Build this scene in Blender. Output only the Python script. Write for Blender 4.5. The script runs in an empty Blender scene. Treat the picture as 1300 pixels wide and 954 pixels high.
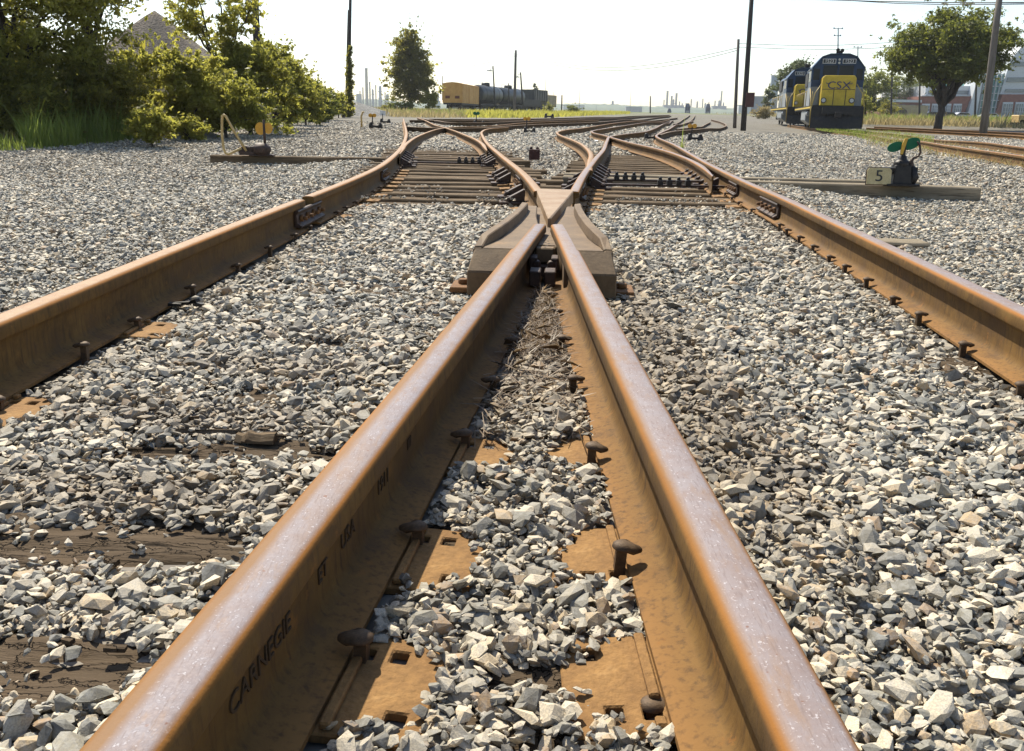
import bpy, bmesh, math, random
import numpy as np
from mathutils import Vector, Matrix
random.seed(7); rng = np.random.default_rng(7)
R = math.radians
scn = bpy.context.scene
COL = scn.collection

# ------------------------------------------------------------------ camera
PITCH = math.degrees(math.atan(286.0/1103.0)); ROLL = 1.0; FPX = 1103.0; CAMH = 0.68
cam_d = bpy.data.cameras.new('camera'); cam = bpy.data.objects.new('camera', cam_d); COL.objects.link(cam)
cam_d.sensor_fit = 'HORIZONTAL'; cam_d.sensor_width = 36.0
cam_d.lens = FPX/1300.0*36.0
cam_d.shift_y = -(477.0-432.0)/1300.0
cam_d.clip_start = 0.02; cam_d.clip_end = 9000
cam.location = (0, 0, CAMH)
cam.rotation_euler = (Matrix.Rotation(R(90-PITCH), 3, 'X') @ Matrix.Rotation(R(ROLL), 3, 'Z')).to_euler()
scn.camera = cam

# ------------------------------------------------------------------ light
SUN_EL, SUN_AZ = 50.0, -27.0          # azimuth from +Y, negative = to the left of the view
w = bpy.data.worlds.new('World'); scn.world = w; w.use_nodes = True
nt = w.node_tree; nt.nodes.clear()
sky = nt.nodes.new('ShaderNodeTexSky'); sky.sky_type = 'NISHITA'; sky.sun_disc = False
sky.sun_elevation = R(SUN_EL); sky.sun_rotation = R(SUN_AZ)
sky.air_density = 1.0; sky.dust_density = 0.8; sky.ozone_density = 0.6; sky.altitude = 0
bg = nt.nodes.new('ShaderNodeBackground'); bg.inputs[1].default_value = 0.12
ow = nt.nodes.new('ShaderNodeOutputWorld')
nt.links.new(sky.outputs[0], bg.inputs[0]); nt.links.new(bg.outputs[0], ow.inputs[0])
sun_d = bpy.data.lights.new('sun', 'SUN'); sun_d.energy = 5.0; sun_d.angle = R(0.6); sun_d.color = (1.0, 0.93, 0.78)
sun = bpy.data.objects.new('sun', sun_d); COL.objects.link(sun)
sdir = Vector((math.sin(R(SUN_AZ))*math.cos(R(SUN_EL)), math.cos(R(SUN_AZ))*math.cos(R(SUN_EL)), math.sin(R(SUN_EL))))
sun.rotation_euler = sdir.to_track_quat('Z', 'Y').to_euler()
scn.view_settings.view_transform = 'Standard'; scn.view_settings.look = 'None'
scn.view_settings.exposure = 0.70; scn.view_settings.gamma = 1.0
scn.render.engine = 'CYCLES'

# ------------------------------------------------------------------ ground profile and sight lines
def sst(t): t = min(1.0, max(0.0, t)); return t*t*(3-2*t)
def Gh(y, x=0.0):
    "height of the yard: level, then a long gentle rise, with a slight dip under the sidings at right"
    return Gh0(y)-(.24*sst((x-7)/5)*sst((y-22)/14)*sst((100-y)/25)*sst((50-x)/12) if x > 7 else 0.0)
def Gh0(y):
    if y < 22: return 0.0
    if y < 300: return 0.0079*(y-22)*min(1.0, (y-22)/8.0)**0.5
    if y < 340: return 2.196
    return 2.196 - min(8.0, (y-340)*0.03)
_p, _r = R(PITCH), R(ROLL)
_fw = Vector((0, math.cos(_p), -math.sin(_p))); _rt = Vector((1, 0, 0)); _up = _rt.cross(_fw)
_rt2 = math.cos(_r)*_rt + math.sin(_r)*_up; _up2 = -math.sin(_r)*_rt + math.cos(_r)*_up
def ray(px, py): return (px-650)/FPX*_rt2 - (py-432)/FPX*_up2 + _fw
def pd(px, py, D):
    "point at forward distance D on the sight line"
    d = ray(px, py); t = D/d.y
    return Vector((d.x*t, D, CAMH+d.z*t))
def at(px, py, off=0.0):
    "point of the ground (+off) on the sight line"
    d = ray(px, py); t = 0.5; lo = t
    while t < 900:
        if CAMH+d.z*t <= Gh(d.y*t, d.x*t)+off: break
        lo = t; t *= 1.03
    hi = t
    for _ in range(30):
        m = (lo+hi)/2
        if CAMH+d.z*m <= Gh(d.y*m, d.x*m)+off: hi = m
        else: lo = m
    return Vector((d.x*hi, d.y*hi, CAMH+d.z*hi))
def G3(x, y, off=0.0): return Vector((x, y, Gh(y)+off))

# ------------------------------------------------------------------ object helpers
def tag(o, label=None, cat=None, group=None, kind=None):
    if label: o['label'] = label
    if cat: o['category'] = cat
    if group: o['group'] = group
    if kind: o['kind'] = kind
    return o
def empty(name, loc=(0, 0, 0), rz=0.0):
    o = bpy.data.objects.new(name, None); COL.objects.link(o)
    o.location = loc; o.rotation_euler = (0, 0, rz); o.empty_display_size = 0.1
    return o
def thing(name, label, cat, loc=(0, 0, 0), rz=0.0, group=None):
    return tag(empty(name, loc, rz), label, cat, group)
def link(name, me, parent=None, loc=None, rot=None, scale=None):
    o = bpy.data.objects.new(name, me); COL.objects.link(o)
    if parent is not None: o.parent = parent
    if loc is not None: o.location = loc
    if rot is not None: o.rotation_euler = rot
    if scale is not None: o.scale = scale
    return o
def copy_tree(o, parent=None):
    c = o.copy(); COL.objects.link(c)
    if parent is not None: c.parent = parent
    for ch in list(o.children): copy_tree(ch, c)
    return c
class MB:
    def __init__(s): s.v = []; s.f = []; s.m = []; s.smooth = []
    def add(s, vs, fs, m=0, sm=False):
        b = len(s.v); s.v += [tuple(v) for v in vs]
        for f in fs: s.f.append(tuple(b+i for i in f)); s.m.append(m); s.smooth.append(sm)
        return s
    def box(s, c, d, rot=None, m=0, taper=1.0):
        x, y, z = d[0]/2, d[1]/2, d[2]/2
        vs = [Vector(p) for p in ((-x,-y,-z),(x,-y,-z),(x,y,-z),(-x,y,-z),(-x*taper,-y*taper,z),(x*taper,-y*taper,z),(x*taper,y*taper,z),(-x*taper,y*taper,z))]
        if rot is not None: vs = [rot @ v for v in vs]
        vs = [v+Vector(c) for v in vs]
        return s.add(vs, [(3,2,1,0),(4,5,6,7),(0,1,5,4),(1,2,6,5),(2,3,7,6),(3,0,4,7)], m)
    def b2(s, lo, hi, m=0): return s.box([(a+b)/2 for a, b in zip(lo, hi)], [b-a for a, b in zip(lo, hi)], m=m)
    def prism(s, poly, z0, z1, m=0, axis='z', top=None):
        n = len(poly); top = top or poly
        if axis == 'z': vs = [(p[0],p[1],z0) for p in poly]+[(p[0],p[1],z1) for p in top]
        elif axis == 'y': vs = [(p[0],z0,p[1]) for p in poly]+[(p[0],z1,p[1]) for p in top]
        else: vs = [(z0,p[0],p[1]) for p in poly]+[(z1,p[0],p[1]) for p in top]
        fs = [tuple(range(n-1,-1,-1)), tuple(range(n, 2*n))]+[(i,(i+1)%n,n+(i+1)%n,n+i) for i in range(n)]
        return s.add(vs, fs, m)
    def tube(s, pts, r, n=8, m=0, cap=True, sm=True):
        pts = [Vector(p) for p in pts]; k = len(pts)
        rs = list(r) if hasattr(r, '__len__') else [r]*k
        vs = []; prev = None
        for i, p in enumerate(pts):
            t = (pts[min(i+1,k-1)]-pts[max(i-1,0)]).normalized()
            if prev is None:
                a = Vector((0,0,1)) if abs(t.z) < .9 else Vector((1,0,0))
                u = t.cross(a).normalized()
            else: u = (prev - t*prev.dot(t)).normalized()
            prev = u; v = t.cross(u)
            for j in range(n):
                a = 2*math.pi*j/n; vs.append(p+(u*math.cos(a)+v*math.sin(a))*rs[i])
        fs = [(i*n+j, i*n+(j+1)%n, (i+1)*n+(j+1)%n, (i+1)*n+j) for i in range(k-1) for j in range(n)]
        s.add(vs, fs, m, sm)
        if cap:
            b = len(s.v)-k*n
            s.f += [tuple(b+j for j in range(n-1,-1,-1)), tuple(b+(k-1)*n+j for j in range(n))]; s.m += [m,m]; s.smooth += [False,False]
        return s
    def lathe(s, c, prof, n=16, axis='z', m=0, sm=True):
        "prof = [(r, h)...]"
        vs = []
        for (r, h) in prof:
            for j in range(n):
                a = 2*math.pi*j/n; q = (r*math.cos(a), r*math.sin(a), h)
                if axis == 'y': q = (q[0], h, q[1])
                if axis == 'x': q = (h, q[0], q[1])
                vs.append(Vector(q)+Vector(c))
        k = len(prof)
        fs = [(i*n+j, i*n+(j+1)%n, (i+1)*n+(j+1)%n, (i+1)*n+j) for i in range(k-1) for j in range(n)]
        s.add(vs, fs, m, sm); b = len(s.v)-k*n
        s.f += [tuple(b+j for j in range(n-1,-1,-1)), tuple(b+(k-1)*n+j for j in range(n))]; s.m += [m,m]; s.smooth += [False,False]
        return s
    def mesh(s, name, mats, sharp=None):
        me = bpy.data.meshes.new(name); me.from_pydata(s.v, [], s.f)
        for a in (mats if isinstance(mats, (list, tuple)) else [mats]): me.materials.append(a)
        me.polygons.foreach_set('material_index', s.m); me.polygons.foreach_set('use_smooth', s.smooth)
        bm = bmesh.new(); bm.from_mesh(me); bmesh.ops.recalc_face_normals(bm, faces=bm.faces); bm.to_mesh(me); bm.free()
        me.update(); return me
    def build(s, name, mats, parent=None, bevel=0, loc=None, rot=None):
        me = s.mesh(name, mats)
        if bevel: bevel_mesh(me, bevel)
        return link(name, me, parent, loc, rot)
def bevel_mesh(me, w, seg=1, ang=35):
    bm = bmesh.new(); bm.from_mesh(me)
    es = [e for e in bm.edges if len(e.link_faces) == 2 and e.calc_face_angle(0) > R(ang)]
    bmesh.ops.bevel(bm, geom=es, offset=w, segments=seg, affect='EDGES', clamp_overlap=True)
    bm.to_mesh(me); bm.free()
def fast(name, V, F, mat):
    V = np.asarray(V, dtype=np.float32); F = np.asarray(F, dtype=np.int32)
    me = bpy.data.meshes.new(name); me.vertices.add(len(V)); me.vertices.foreach_set('co', V.ravel())
    k = F.shape[1]; me.loops.add(F.size); me.loops.foreach_set('vertex_index', F.ravel())
    me.polygons.add(len(F)); me.polygons.foreach_set('loop_start', np.arange(0, F.size, k, dtype=np.int32))
    me.polygons.foreach_set('loop_total', np.full(len(F), k, dtype=np.int32))
    me.update(calc_edges=True); me.materials.append(mat); return me

# ------------------------------------------------------------------ materials
class NT:
    def __init__(s, name):
        s.m = bpy.data.materials.new(name); s.m.use_nodes = True; s.t = s.m.node_tree; s.t.nodes.clear()
        s.out = s.n('ShaderNodeOutputMaterial')
    def n(s, t, **k):
        x = s.t.nodes.new(t)
        for a, b in k.items(): setattr(x, a, b)
        return x
    def l(s, a, b): s.t.links.new(a, b)
    def coord(s, kind='Object'):
        if kind == 'World': return s.n('ShaderNodeNewGeometry').outputs['Position']
        return s.n('ShaderNodeTexCoord').outputs[kind]
    def noise(s, co, scale, detail=4, rough=.6, stretch=None, out='Fac'):
        if stretch:
            mp = s.n('ShaderNodeMapping'); mp.inputs['Scale'].default_value = stretch; s.l(co, mp.inputs[0]); co = mp.outputs[0]
        x = s.n('ShaderNodeTexNoise'); x.inputs['Scale'].default_value = scale; x.inputs['Detail'].default_value = detail
        x.inputs['Roughness'].default_value = rough; s.l(co, x.inputs['Vector']); return x.outputs[out]
    def ramp(s, fac, stops, interp='LINEAR'):
        r = s.n('ShaderNodeValToRGB'); r.color_ramp.interpolation = interp
        el = r.color_ramp.elements
        while len(el) < len(stops): el.new(.5)
        for e, (p, c) in zip(el, stops):
            e.position = p; e.color = (c, c, c, 1) if not hasattr(c, '__len__') else (*c, 1)
        s.l(fac, r.inputs[0]); return r.outputs[0]
    def mix(s, fac, a, b, blend='MIX'):
        x = s.n('ShaderNodeMix', data_type='RGBA', blend_type=blend)
        for sock, v in ((x.inputs[0], fac), (x.inputs[6], a), (x.inputs[7], b)):
            if hasattr(v, 'links') or isinstance(v, bpy.types.NodeSocket): s.l(v, sock)
            elif hasattr(v, '__len__'): sock.default_value = (*v, 1)
            else: sock.default_value = v
        return x.outputs[2]
    def math(s, op, a, b=0.5, c=None):
        x = s.n('ShaderNodeMath', operation=op)
        for i, v in enumerate((a, b) if c is None else (a, b, c)):
            if isinstance(v, bpy.types.NodeSocket): s.l(v, x.inputs[i])
            else: x.inputs[i].default_value = v
        return x.outputs[0]
    def bump(s, h, strength=.3, dist=.01):
        b = s.n('ShaderNodeBump'); b.inputs['Strength'].default_value = strength; b.inputs['Distance'].default_value = dist
        s.l(h, b.inputs['Height']); return b.outputs[0]
    def principled(s, col, rough=.7, metal=0, normal=None, spec=.5):
        p = s.n('ShaderNodeBsdfPrincipled')
        for k, v in (('Base Color', col), ('Roughness', rough), ('Metallic', metal), ('Specular IOR Level', spec)):
            if isinstance(v, bpy.types.NodeSocket): s.l(v, p.inputs[k])
            elif hasattr(v, '__len__'): p.inputs[k].default_value = (*v, 1)
            else: p.inputs[k].default_value = v
        if normal is not None: s.l(normal, p.inputs['Normal'])
        s.l(p.outputs[0], s.out.inputs[0]); return p
def mat_noise(name, c1, c2, scale=6, rough=.75, metal=0, bump=.25, dist=.004, c3=None, stretch=None, detail=6, coord='Object', spec=.4):
    t = NT(name); co = t.coord(coord)
    f = t.noise(co, scale, detail, .65, stretch)
    st = [(.35, c1), (.65, c2)] + ([(.8, c3)] if c3 else [])
    col = t.ramp(f, st)
    f2 = t.noise(co, scale*9, 3, .6, stretch)
    col = t.mix(t.ramp(f2, [(.35, 0), (.75, .45)]), col, tuple(x*.55 for x in c1))
    t.principled(col, rough, metal, t.bump(t.math('ADD', f, f2), bump, dist) if bump else None, spec)
    return t.m
def flat(name, c, rough=.5, metal=0, spec=.5):
    return mat_noise(name, tuple(x*.85 for x in c), c, 3, rough, metal, .06, .002, spec=spec)

def rail_mat(name, top=(.50,.44,.42), toprough=.60, rust=(.150,.080,.022), rust2=(.062,.034,.012), edge=(.29,.115,.020), wl=-.022, wr=.030, metal=.10):
    "profile coordinates come in through the UV map: x across, y height"
    t = NT(name); co = t.coord('Object')
    uv = t.n('ShaderNodeUVMap'); sx = t.n('ShaderNodeSeparateXYZ'); t.l(uv.outputs[0], sx.inputs[0])
    X, Y = sx.outputs[0], sx.outputs[1]
    n1 = t.noise(co, 2.3, 6, .6); n2 = t.noise(co, 26, 5, .65); n3 = t.noise(co, 240, 3, .6)
    nl = t.noise(co, 9, 4, .6, (1, .08, 1))
    base = t.mix(t.ramp(n1, [(.35, 0), (.68, 1)]), rust, rust2)
    base = t.mix(t.ramp(n2, [(.4, 0), (.75, .7)]), base, (rust[0]*1.35, rust[1]*1.4, rust[2]*1.35))
    ys = t.math('MULTIPLY', Y, 5.0); foot = t.ramp(ys, [(.05, 1), (.12, 0)]); base = t.mix(t.math('MULTIPLY', foot, .75), base, (rust[0]*1.7, rust[1]*1.58, rust[2]*1.75))
    base = t.mix(t.ramp(t.noise(co, 90, 3, .6, (1, 1, .12)), [(.50, 0), (.72, .6)]), base, (.045, .026, .014))
    base = t.mix(t.ramp(t.noise(co, 6.5, 8, .75), [(.52, 0), (.60, .65)]), base, (.085, .047, .022))
    base = t.mix(t.ramp(t.noise(co, 17, 6, .75), [(.60, 0), (.66, .6)]), base, (rust[0]*1.5, rust[1]*1.25, rust[2]*1.1))
    tpz = t.ramp(t.math('MULTIPLY', Y, 5.0), [(.845, 0), (.858, .8)])
    # head edges: brighter orange
    he = t.ramp(Y, [(.135/.2, 0), (.142/.2, 1)]); 
    ys = t.math('MULTIPLY', Y, 5.0); he = t.ramp(ys, [(.80, 0), (.835, 1)])
    base = t.mix(t.math('MULTIPLY', he, t.ramp(nl, [(.3, .35), (.6, 1)])), base, edge)
    base = t.mix(tpz, base, (.235,.145,.082))
    # worn running band
    jx = t.math('ADD', X, t.math('MULTIPLY', t.math('SUBTRACT', nl, .5), .020))
    jx = t.math('ADD', jx, t.math('MULTIPLY', t.math('SUBTRACT', n2, .5), .012))
    a = t.n('ShaderNodeMapRange'); a.inputs[1].default_value = wl-.006; a.inputs[2].default_value = wl+.006; t.l(jx, a.inputs[0])
    b = t.n('ShaderNodeMapRange'); b.inputs[1].default_value = wr+.005; b.inputs[2].default_value = wr-.005; t.l(jx, b.inputs[0])
    tp = t.ramp(ys, [(.845, 0), (.855, 1)])
    wm = t.math('MULTIPLY', t.math('MULTIPLY', a.outputs[0], b.outputs[0]), tp)
    topc = t.mix(t.ramp(n2, [(.35, 0), (.8, .8)]), top, (top[0]*.80, top[1]*.62, top[2]*.50))
    topc = t.mix(t.ramp(nl, [(.5, 0), (.78, .7)]), topc, (edge[0]*.9, edge[1]*1.15, edge[2]*1.5))
    topc = t.mix(t.ramp(n3, [(.60, 0), (.72, .35)]), topc, (.80, .78, .80))
    topc = t.mix(t.ramp(t.noise(co, 420, 2, .5, (1, .12, 1)), [(.30, .5), (.45, 0)]), topc, (.15, .11, .10))
    topc = t.mix(t.ramp(t.noise(co, 34, 5, .7, (1, .25, 1)), [(.52, 0), (.66, .55)]), topc, (.24, .15, .09))
    topc = t.mix(t.ramp(t.noise(co, 70, 2, .5), [(.70, 0), (.74, .7)]), topc, (.16, .07, .04))
    col = t.mix(wm, base, topc)
    ro = t.mix(wm, (.82,)*3, t.ramp(n3, [(.35, toprough), (.7, toprough+.16)]))
    bm_ = t.bump(t.math('ADD', t.math('MULTIPLY', n3, .45), n2), .45, .0018)
    p = t.principled(col, .8, 0, bm_, .22); t.l(ro, p.inputs['Roughness'])
    t.l(t.math('MULTIPLY', wm, metal), p.inputs['Metallic'])
    return t.m
M = {}
M['rail'] = rail_mat('rusty_rail', top=(.23,.205,.215), wl=-.012, wr=.039)
M['rail_r'] = rail_mat('rusty_rail_right', top=(.25,.215,.215), wl=-.024, wr=.035)
M['rail_l'] = rail_mat('rusty_rail_left', top=(.32,.215,.13), wl=-.028, wr=.026)
M['rail_far'] = rail_mat('dull_far_rail', top=(.30,.235,.18), rust=(.085,.050,.022), rust2=(.045,.027,.013), edge=(.12,.065,.026), wl=-.024, wr=.024)
M['letter_shaded_rust'] = mat_noise('lettering_recess_shade_rust', (.050,.029,.012), (.085,.048,.019), 30, .9, 0, .3, .001)  # darker rust: the shade of a recess is put into the lettering colour
M['rust'] = mat_noise('rust', (.12,.055,.020), (.23,.11,.035), 14, .85, 0, .4, .002, (.42,.24,.11))
M['rust_plate'] = mat_noise('rust_plate', (.17,.085,.026), (.30,.16,.050), 11, .88, 0, .9, .003, (.36,.21,.08))
M['dark_steel'] = mat_noise('dark_rusty_steel', (.035,.024,.02), (.10,.055,.035), 20, .6, .2, .4, .002, (.16,.08,.04))
M['spike'] = mat_noise('spike_rust', (.050,.030,.016), (.13,.078,.038), 60, .65, .2, .4, .001)
M['casting'] = mat_noise('frog_casting', (.115,.070,.034), (.19,.120,.058), 9, .75, .0, .6, .0022, (.27,.145,.055))
M['tread'] = mat_noise('frog_tread_rubbed', (.16,.105,.058), (.30,.22,.145), 11, .55, .1, .5, .002, (.38,.30,.23))
M['casting_worn'] = mat_noise('frog_worn_top', (.24,.135,.055), (.34,.235,.14), 7, .6, .05, .5, .002, (.38,.20,.075))
M['black_iron'] = mat_noise('black_iron', (.012,.011,.010), (.04,.032,.027), 14, .5, .3, .4, .003)

def wood_mat(name, c1, c2, dark=(.05,.035,.025), broken=False):
    t = NT(name); co = t.coord('Object')
    g = t.noise(co, 14, 8, .7, (.12, 1.6, 1.6)); g2 = t.noise(co, 46, 5, .7, (.05, 1.5, 1.5)); b = t.noise(co, 2.2, 4, .6)
    col = t.ramp(g, [(.3, c1), (.7, c2)]); col = t.mix(t.ramp(b, [(.35, 0), (.7, .6)]), col, tuple(x*.6 for x in c1))
    crack = t.ramp(g2, [(.30, 1), (.42, 0)]); col = t.mix(crack, col, dark)
    if broken:
        v = t.n('ShaderNodeTexVoronoi', feature='DISTANCE_TO_EDGE'); v.inputs['Scale'].default_value = 26; mp = t.n('ShaderNodeMapping'); mp.inputs['Scale'].default_value = (.30, 1.5, 1); t.l(co, mp.inputs[0])
        wv = t.n('ShaderNodeVectorMath', operation='ADD'); sc = t.n('ShaderNodeVectorMath', operation='SCALE'); sc.inputs['Scale'].default_value = .09; t.l(t.noise(co, 9, 5, .7, out='Color'), sc.inputs[0]); t.l(mp.outputs[0], wv.inputs[0]); t.l(sc.outputs[0], wv.inputs[1]); t.l(wv.outputs[0], v.inputs['Vector'])
        ck = t.ramp(v.outputs['Distance'], [(.0, .75), (.03, 0)]); crack = t.mix(1.0, crack, ck, 'LIGHTEN'); col = t.mix(ck, col, dark)
    t.principled(col, .9, 0, t.bump(t.math('SUBTRACT', g, crack), 1.0, .012 if broken else .006), .1); return t.m
M['tie'] = wood_mat('weathered_tie_wood', (.085,.058,.034), (.235,.170,.105))
M['tie_dark'] = wood_mat('decayed_tie_wood', (.075,.054,.034), (.150,.108,.070), (.020,.014,.009), True)
M['timber'] = wood_mat('grey_timber', (.17,.135,.09), (.34,.285,.205))

def stone_mat():
    t = NT('crushed_stone'); oi = t.n('ShaderNodeObjectInfo'); rnd = oi.outputs['Random']
    col = t.ramp(rnd, [(0, (.085,.090,.093)), (.13, (.135,.145,.148)), (.30, (.205,.212,.205)), (.44, (.30,.298,.28)), (.58, (.41,.40,.375)),
                       (.70, (.52,.50,.46)), (.86, (.64,.60,.52)), (.93, (.44,.36,.25)), (.97, (.30,.21,.13)), (1, (.16,.135,.11))])
    col = t.mix(1.0, col, (1.14,1.02,.82), 'MULTIPLY')
    wp = t.coord('World'); co = t.coord('Object')
    vein = t.noise(wp, 90, 4, .65); col = t.mix(t.ramp(vein, [(.42, 0), (.68, .40)]), col, (.44,.44,.42))
    sp = t.noise(wp, 420, 2, .6); col = t.mix(t.ramp(sp, [(.40, .35), (.58, 0)]), col, (.10,.10,.10))
    # earth and rust dust between the rails and along them
    at_ = t.n('ShaderNodeAttribute', attribute_type='INSTANCER', attribute_name='dirt')
    d = t.math('MULTIPLY', at_.outputs['Fac'], t.ramp(t.noise(wp, 14, 4, .6), [(.3, .55), (.6, 1)]))
    col = t.mix(d, col, t.mix(.30, (.165,.115,.065), col))
    t.principled(col, t.ramp(sp, [(.3, .55), (.7, .85)]), 0, t.bump(t.math('ADD', vein, t.math('MULTIPLY', sp, .4)), .5, .002), .4)
    return t.m
M['stone'] = stone_mat()

def ground_mat():
    t = NT('yard_ballast'); wp = t.coord('World')
    v = t.n('ShaderNodeTexVoronoi'); v.inputs['Scale'].default_value = 22; t.l(wp, v.inputs['Vector'])
    bw = t.n('ShaderNodeSeparateColor'); t.l(v.outputs['Color'], bw.inputs[0])
    stone = t.ramp(bw.outputs[0], [(0, (.09,.09,.088)), (.35, (.20,.195,.18)), (.7, (.33,.315,.28)), (1, (.47,.43,.36))])
    cs = t.ramp(t.noise(wp, 5.5, 5, .8), [(.38, 0), (.62, 1)]); stone = t.mix(cs, stone, t.mix(.5, stone, (.12,.105,.085)))
    cs2 = t.ramp(t.noise(wp, 1.6, 6, .8), [(.45, 0), (.62, 1)]); stone = t.mix(cs2, stone, t.mix(.5, stone, (.42,.39,.33)))
    stone = t.mix(t.ramp(v.outputs['Distance'], [(.35, 0), (.75, .8)]), stone, (.10,.085,.07))
    n = t.noise(wp, .35, 6, .6); n2 = t.noise(wp, 3.2, 5, .65)
    stone = t.mix(t.ramp(n, [(.40, 0), (.66, .55)]), stone, (.20,.18,.145))
    stone = t.mix(.62, stone, (.135,.125,.10))
    stone = t.mix(t.ramp(t.noise(wp, .9, 7, .75, (1, .35, 1)), [(.46, 0), (.62, .6)]), stone, (.12,.10,.075))
    stone = t.mix(t.ramp(t.noise(wp, .22, 5, .7, (.4, 1, 1)), [(.52, 0), (.60, .45)]), stone, (.24,.22,.175))
    stone = t.mix(t.ramp(n2, [(.5, 0), (.72, .45)]), stone, (.17,.145,.115))
    # under the loose stones near the camera it is dark earth; dry grass land far out
    sp = t.n('ShaderNodeSeparateXYZ'); t.l(wp, sp.inputs[0])
    near = t.n('ShaderNodeMapRange'); near.inputs[1].default_value = 28; near.inputs[2].default_value = 40; t.l(sp.outputs[1], near.inputs[0])
    col = t.mix(near.outputs[0], t.mix(t.ramp(n2, [(.3, 0), (.7, 1)]), (.15,.125,.10), (.27,.245,.21)), stone)
    far = t.n('ShaderNodeMapRange'); far.inputs[1].default_value = 110; far.inputs[2].default_value = 190; t.l(sp.outputs[1], far.inputs[0])
    ff = t.math('MULTIPLY', far.outputs[0], t.ramp(t.noise(wp, .03, 4, .6, (1, .3, 1)), [(.42, 0), (.55, 1)]))
    col = t.mix(ff, col, (.13,.15,.05))
    t.principled(col, .9, 0, t.bump(v.outputs['Distance'], .8, .02), .2); return t.m
M['ground'] = ground_mat()

def leaf_mat(name, c1, c2, trans, tf=.45):
    t = NT(name); g = t.n('ShaderNodeNewGeometry')
    wp = g.outputs['Position']; n = t.noise(wp, .9, 3, .6)
    f = t.math('ADD', t.math('MULTIPLY', n, .8), t.math('MULTIPLY', g.outputs['Random Per Island'], .5))
    col = t.ramp(f, [(.35, c1), (.85, c2)])
    d = t.n('ShaderNodeBsdfPrincipled'); t.l(col, d.inputs['Base Color']); d.inputs['Roughness'].default_value = .5; d.inputs['Specular IOR Level'].default_value = .35
    tr = t.n('ShaderNodeBsdfTranslucent'); tc = t.mix(t.ramp(g.outputs['Random Per Island'], [(0, 0), (1, 1)]), trans, tuple(x*1.5 for x in c2)); t.l(tc, tr.inputs[0])
    mx = t.n('ShaderNodeMixShader'); mx.inputs[0].default_value = min(.65, tf+.08); t.l(d.outputs[0], mx.inputs[1]); t.l(tr.outputs[0], mx.inputs[2]); t.l(mx.outputs[0], t.out.inputs[0])
    return t.m
M['leaf_olive'] = leaf_mat('olive_leaves', (.10,.108,.020), (.20,.195,.038), (.46,.44,.07), .5)
M['leaf_yellow'] = leaf_mat('yellow_green_leaves', (.13,.14,.025), (.27,.25,.05), (.52,.50,.09), .55)
M['leaf_dark'] = leaf_mat('dark_green_leaves', (.035,.048,.014), (.13,.125,.028), (.46,.41,.06), .55)
M['leaf_mid'] = leaf_mat('mid_green_leaves', (.055,.078,.016), (.13,.14,.028), (.28,.30,.045), .42)
M['leaf_far'] = leaf_mat('far_grey_green_leaves', (.07,.095,.05), (.13,.15,.075), (.16,.19,.07), .35)
M['grass'] = leaf_mat('green_grass_blades', (.09,.13,.025), (.20,.24,.05), (.30,.36,.06), .45)
M['grass_dry'] = leaf_mat('dry_grass_blades', (.22,.18,.085), (.36,.29,.14), (.35,.28,.12), .35)
M['straw'] = leaf_mat('straw_bits', (.085,.055,.030), (.22,.15,.085), (.16,.11,.05), .1)
M['bark'] = mat_noise('bark', (.035,.028,.022), (.085,.066,.05), 12, .9, 0, .6, .02, stretch=(1,1,.2))
M['pole'] = mat_noise('pole_wood', (.10,.085,.07), (.20,.17,.14), 6, .85, 0, .4, .01, stretch=(1,1,.1))
M['pole_dark'] = mat_noise('tarred_pole_wood', (.025,.022,.02), (.07,.06,.05), 6, .85, 0, .4, .01, stretch=(1,1,.1))

# ================================================================== LARGE STRUCTURE
# ------------------------------------------------------------------ ground sheet
NX0, NX1, NY0, NY1 = -29.0, 31.0, -1.5, 48.0      # patch with loose stones
def ground_sheet():
    rings = [0]+list(np.geomspace(.6, 26, 30))+list(np.linspace(28, 420, 90))+list(np.geomspace(440, 6000, 24)); n = 144
    V = []; F = []
    for r in rings[1:]:
        for j in range(n):
            a = 2*math.pi*j/n; x, y = r*math.sin(a), r*math.cos(a)
            z = Gh(max(y, 0), x)
            inset = min(x-NX0, NX1-x, y-NY0, NY1-y)
            if inset > 0: z -= .35*min(1, inset/1.5)
            V.append((x, y, z))
    V.append((0, 0, -.35))
    k = len(rings)-1
    for i in range(k-1):
        for j in range(n): F.append((i*n+j, (i+1)*n+j, (i+1)*n+(j+1)%n, i*n+(j+1)%n))
    me = bpy.data.meshes.new('ground'); me.from_pydata(V, [], F+[(len(V)-1, j, (j+1) % n) for j in range(n)])
    me.materials.append(M['ground']); me.polygons.foreach_set('use_smooth', [True]*len(me.polygons)); me.update()
    return tag(link('ground', me), kind='structure')
ground_sheet()

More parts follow.
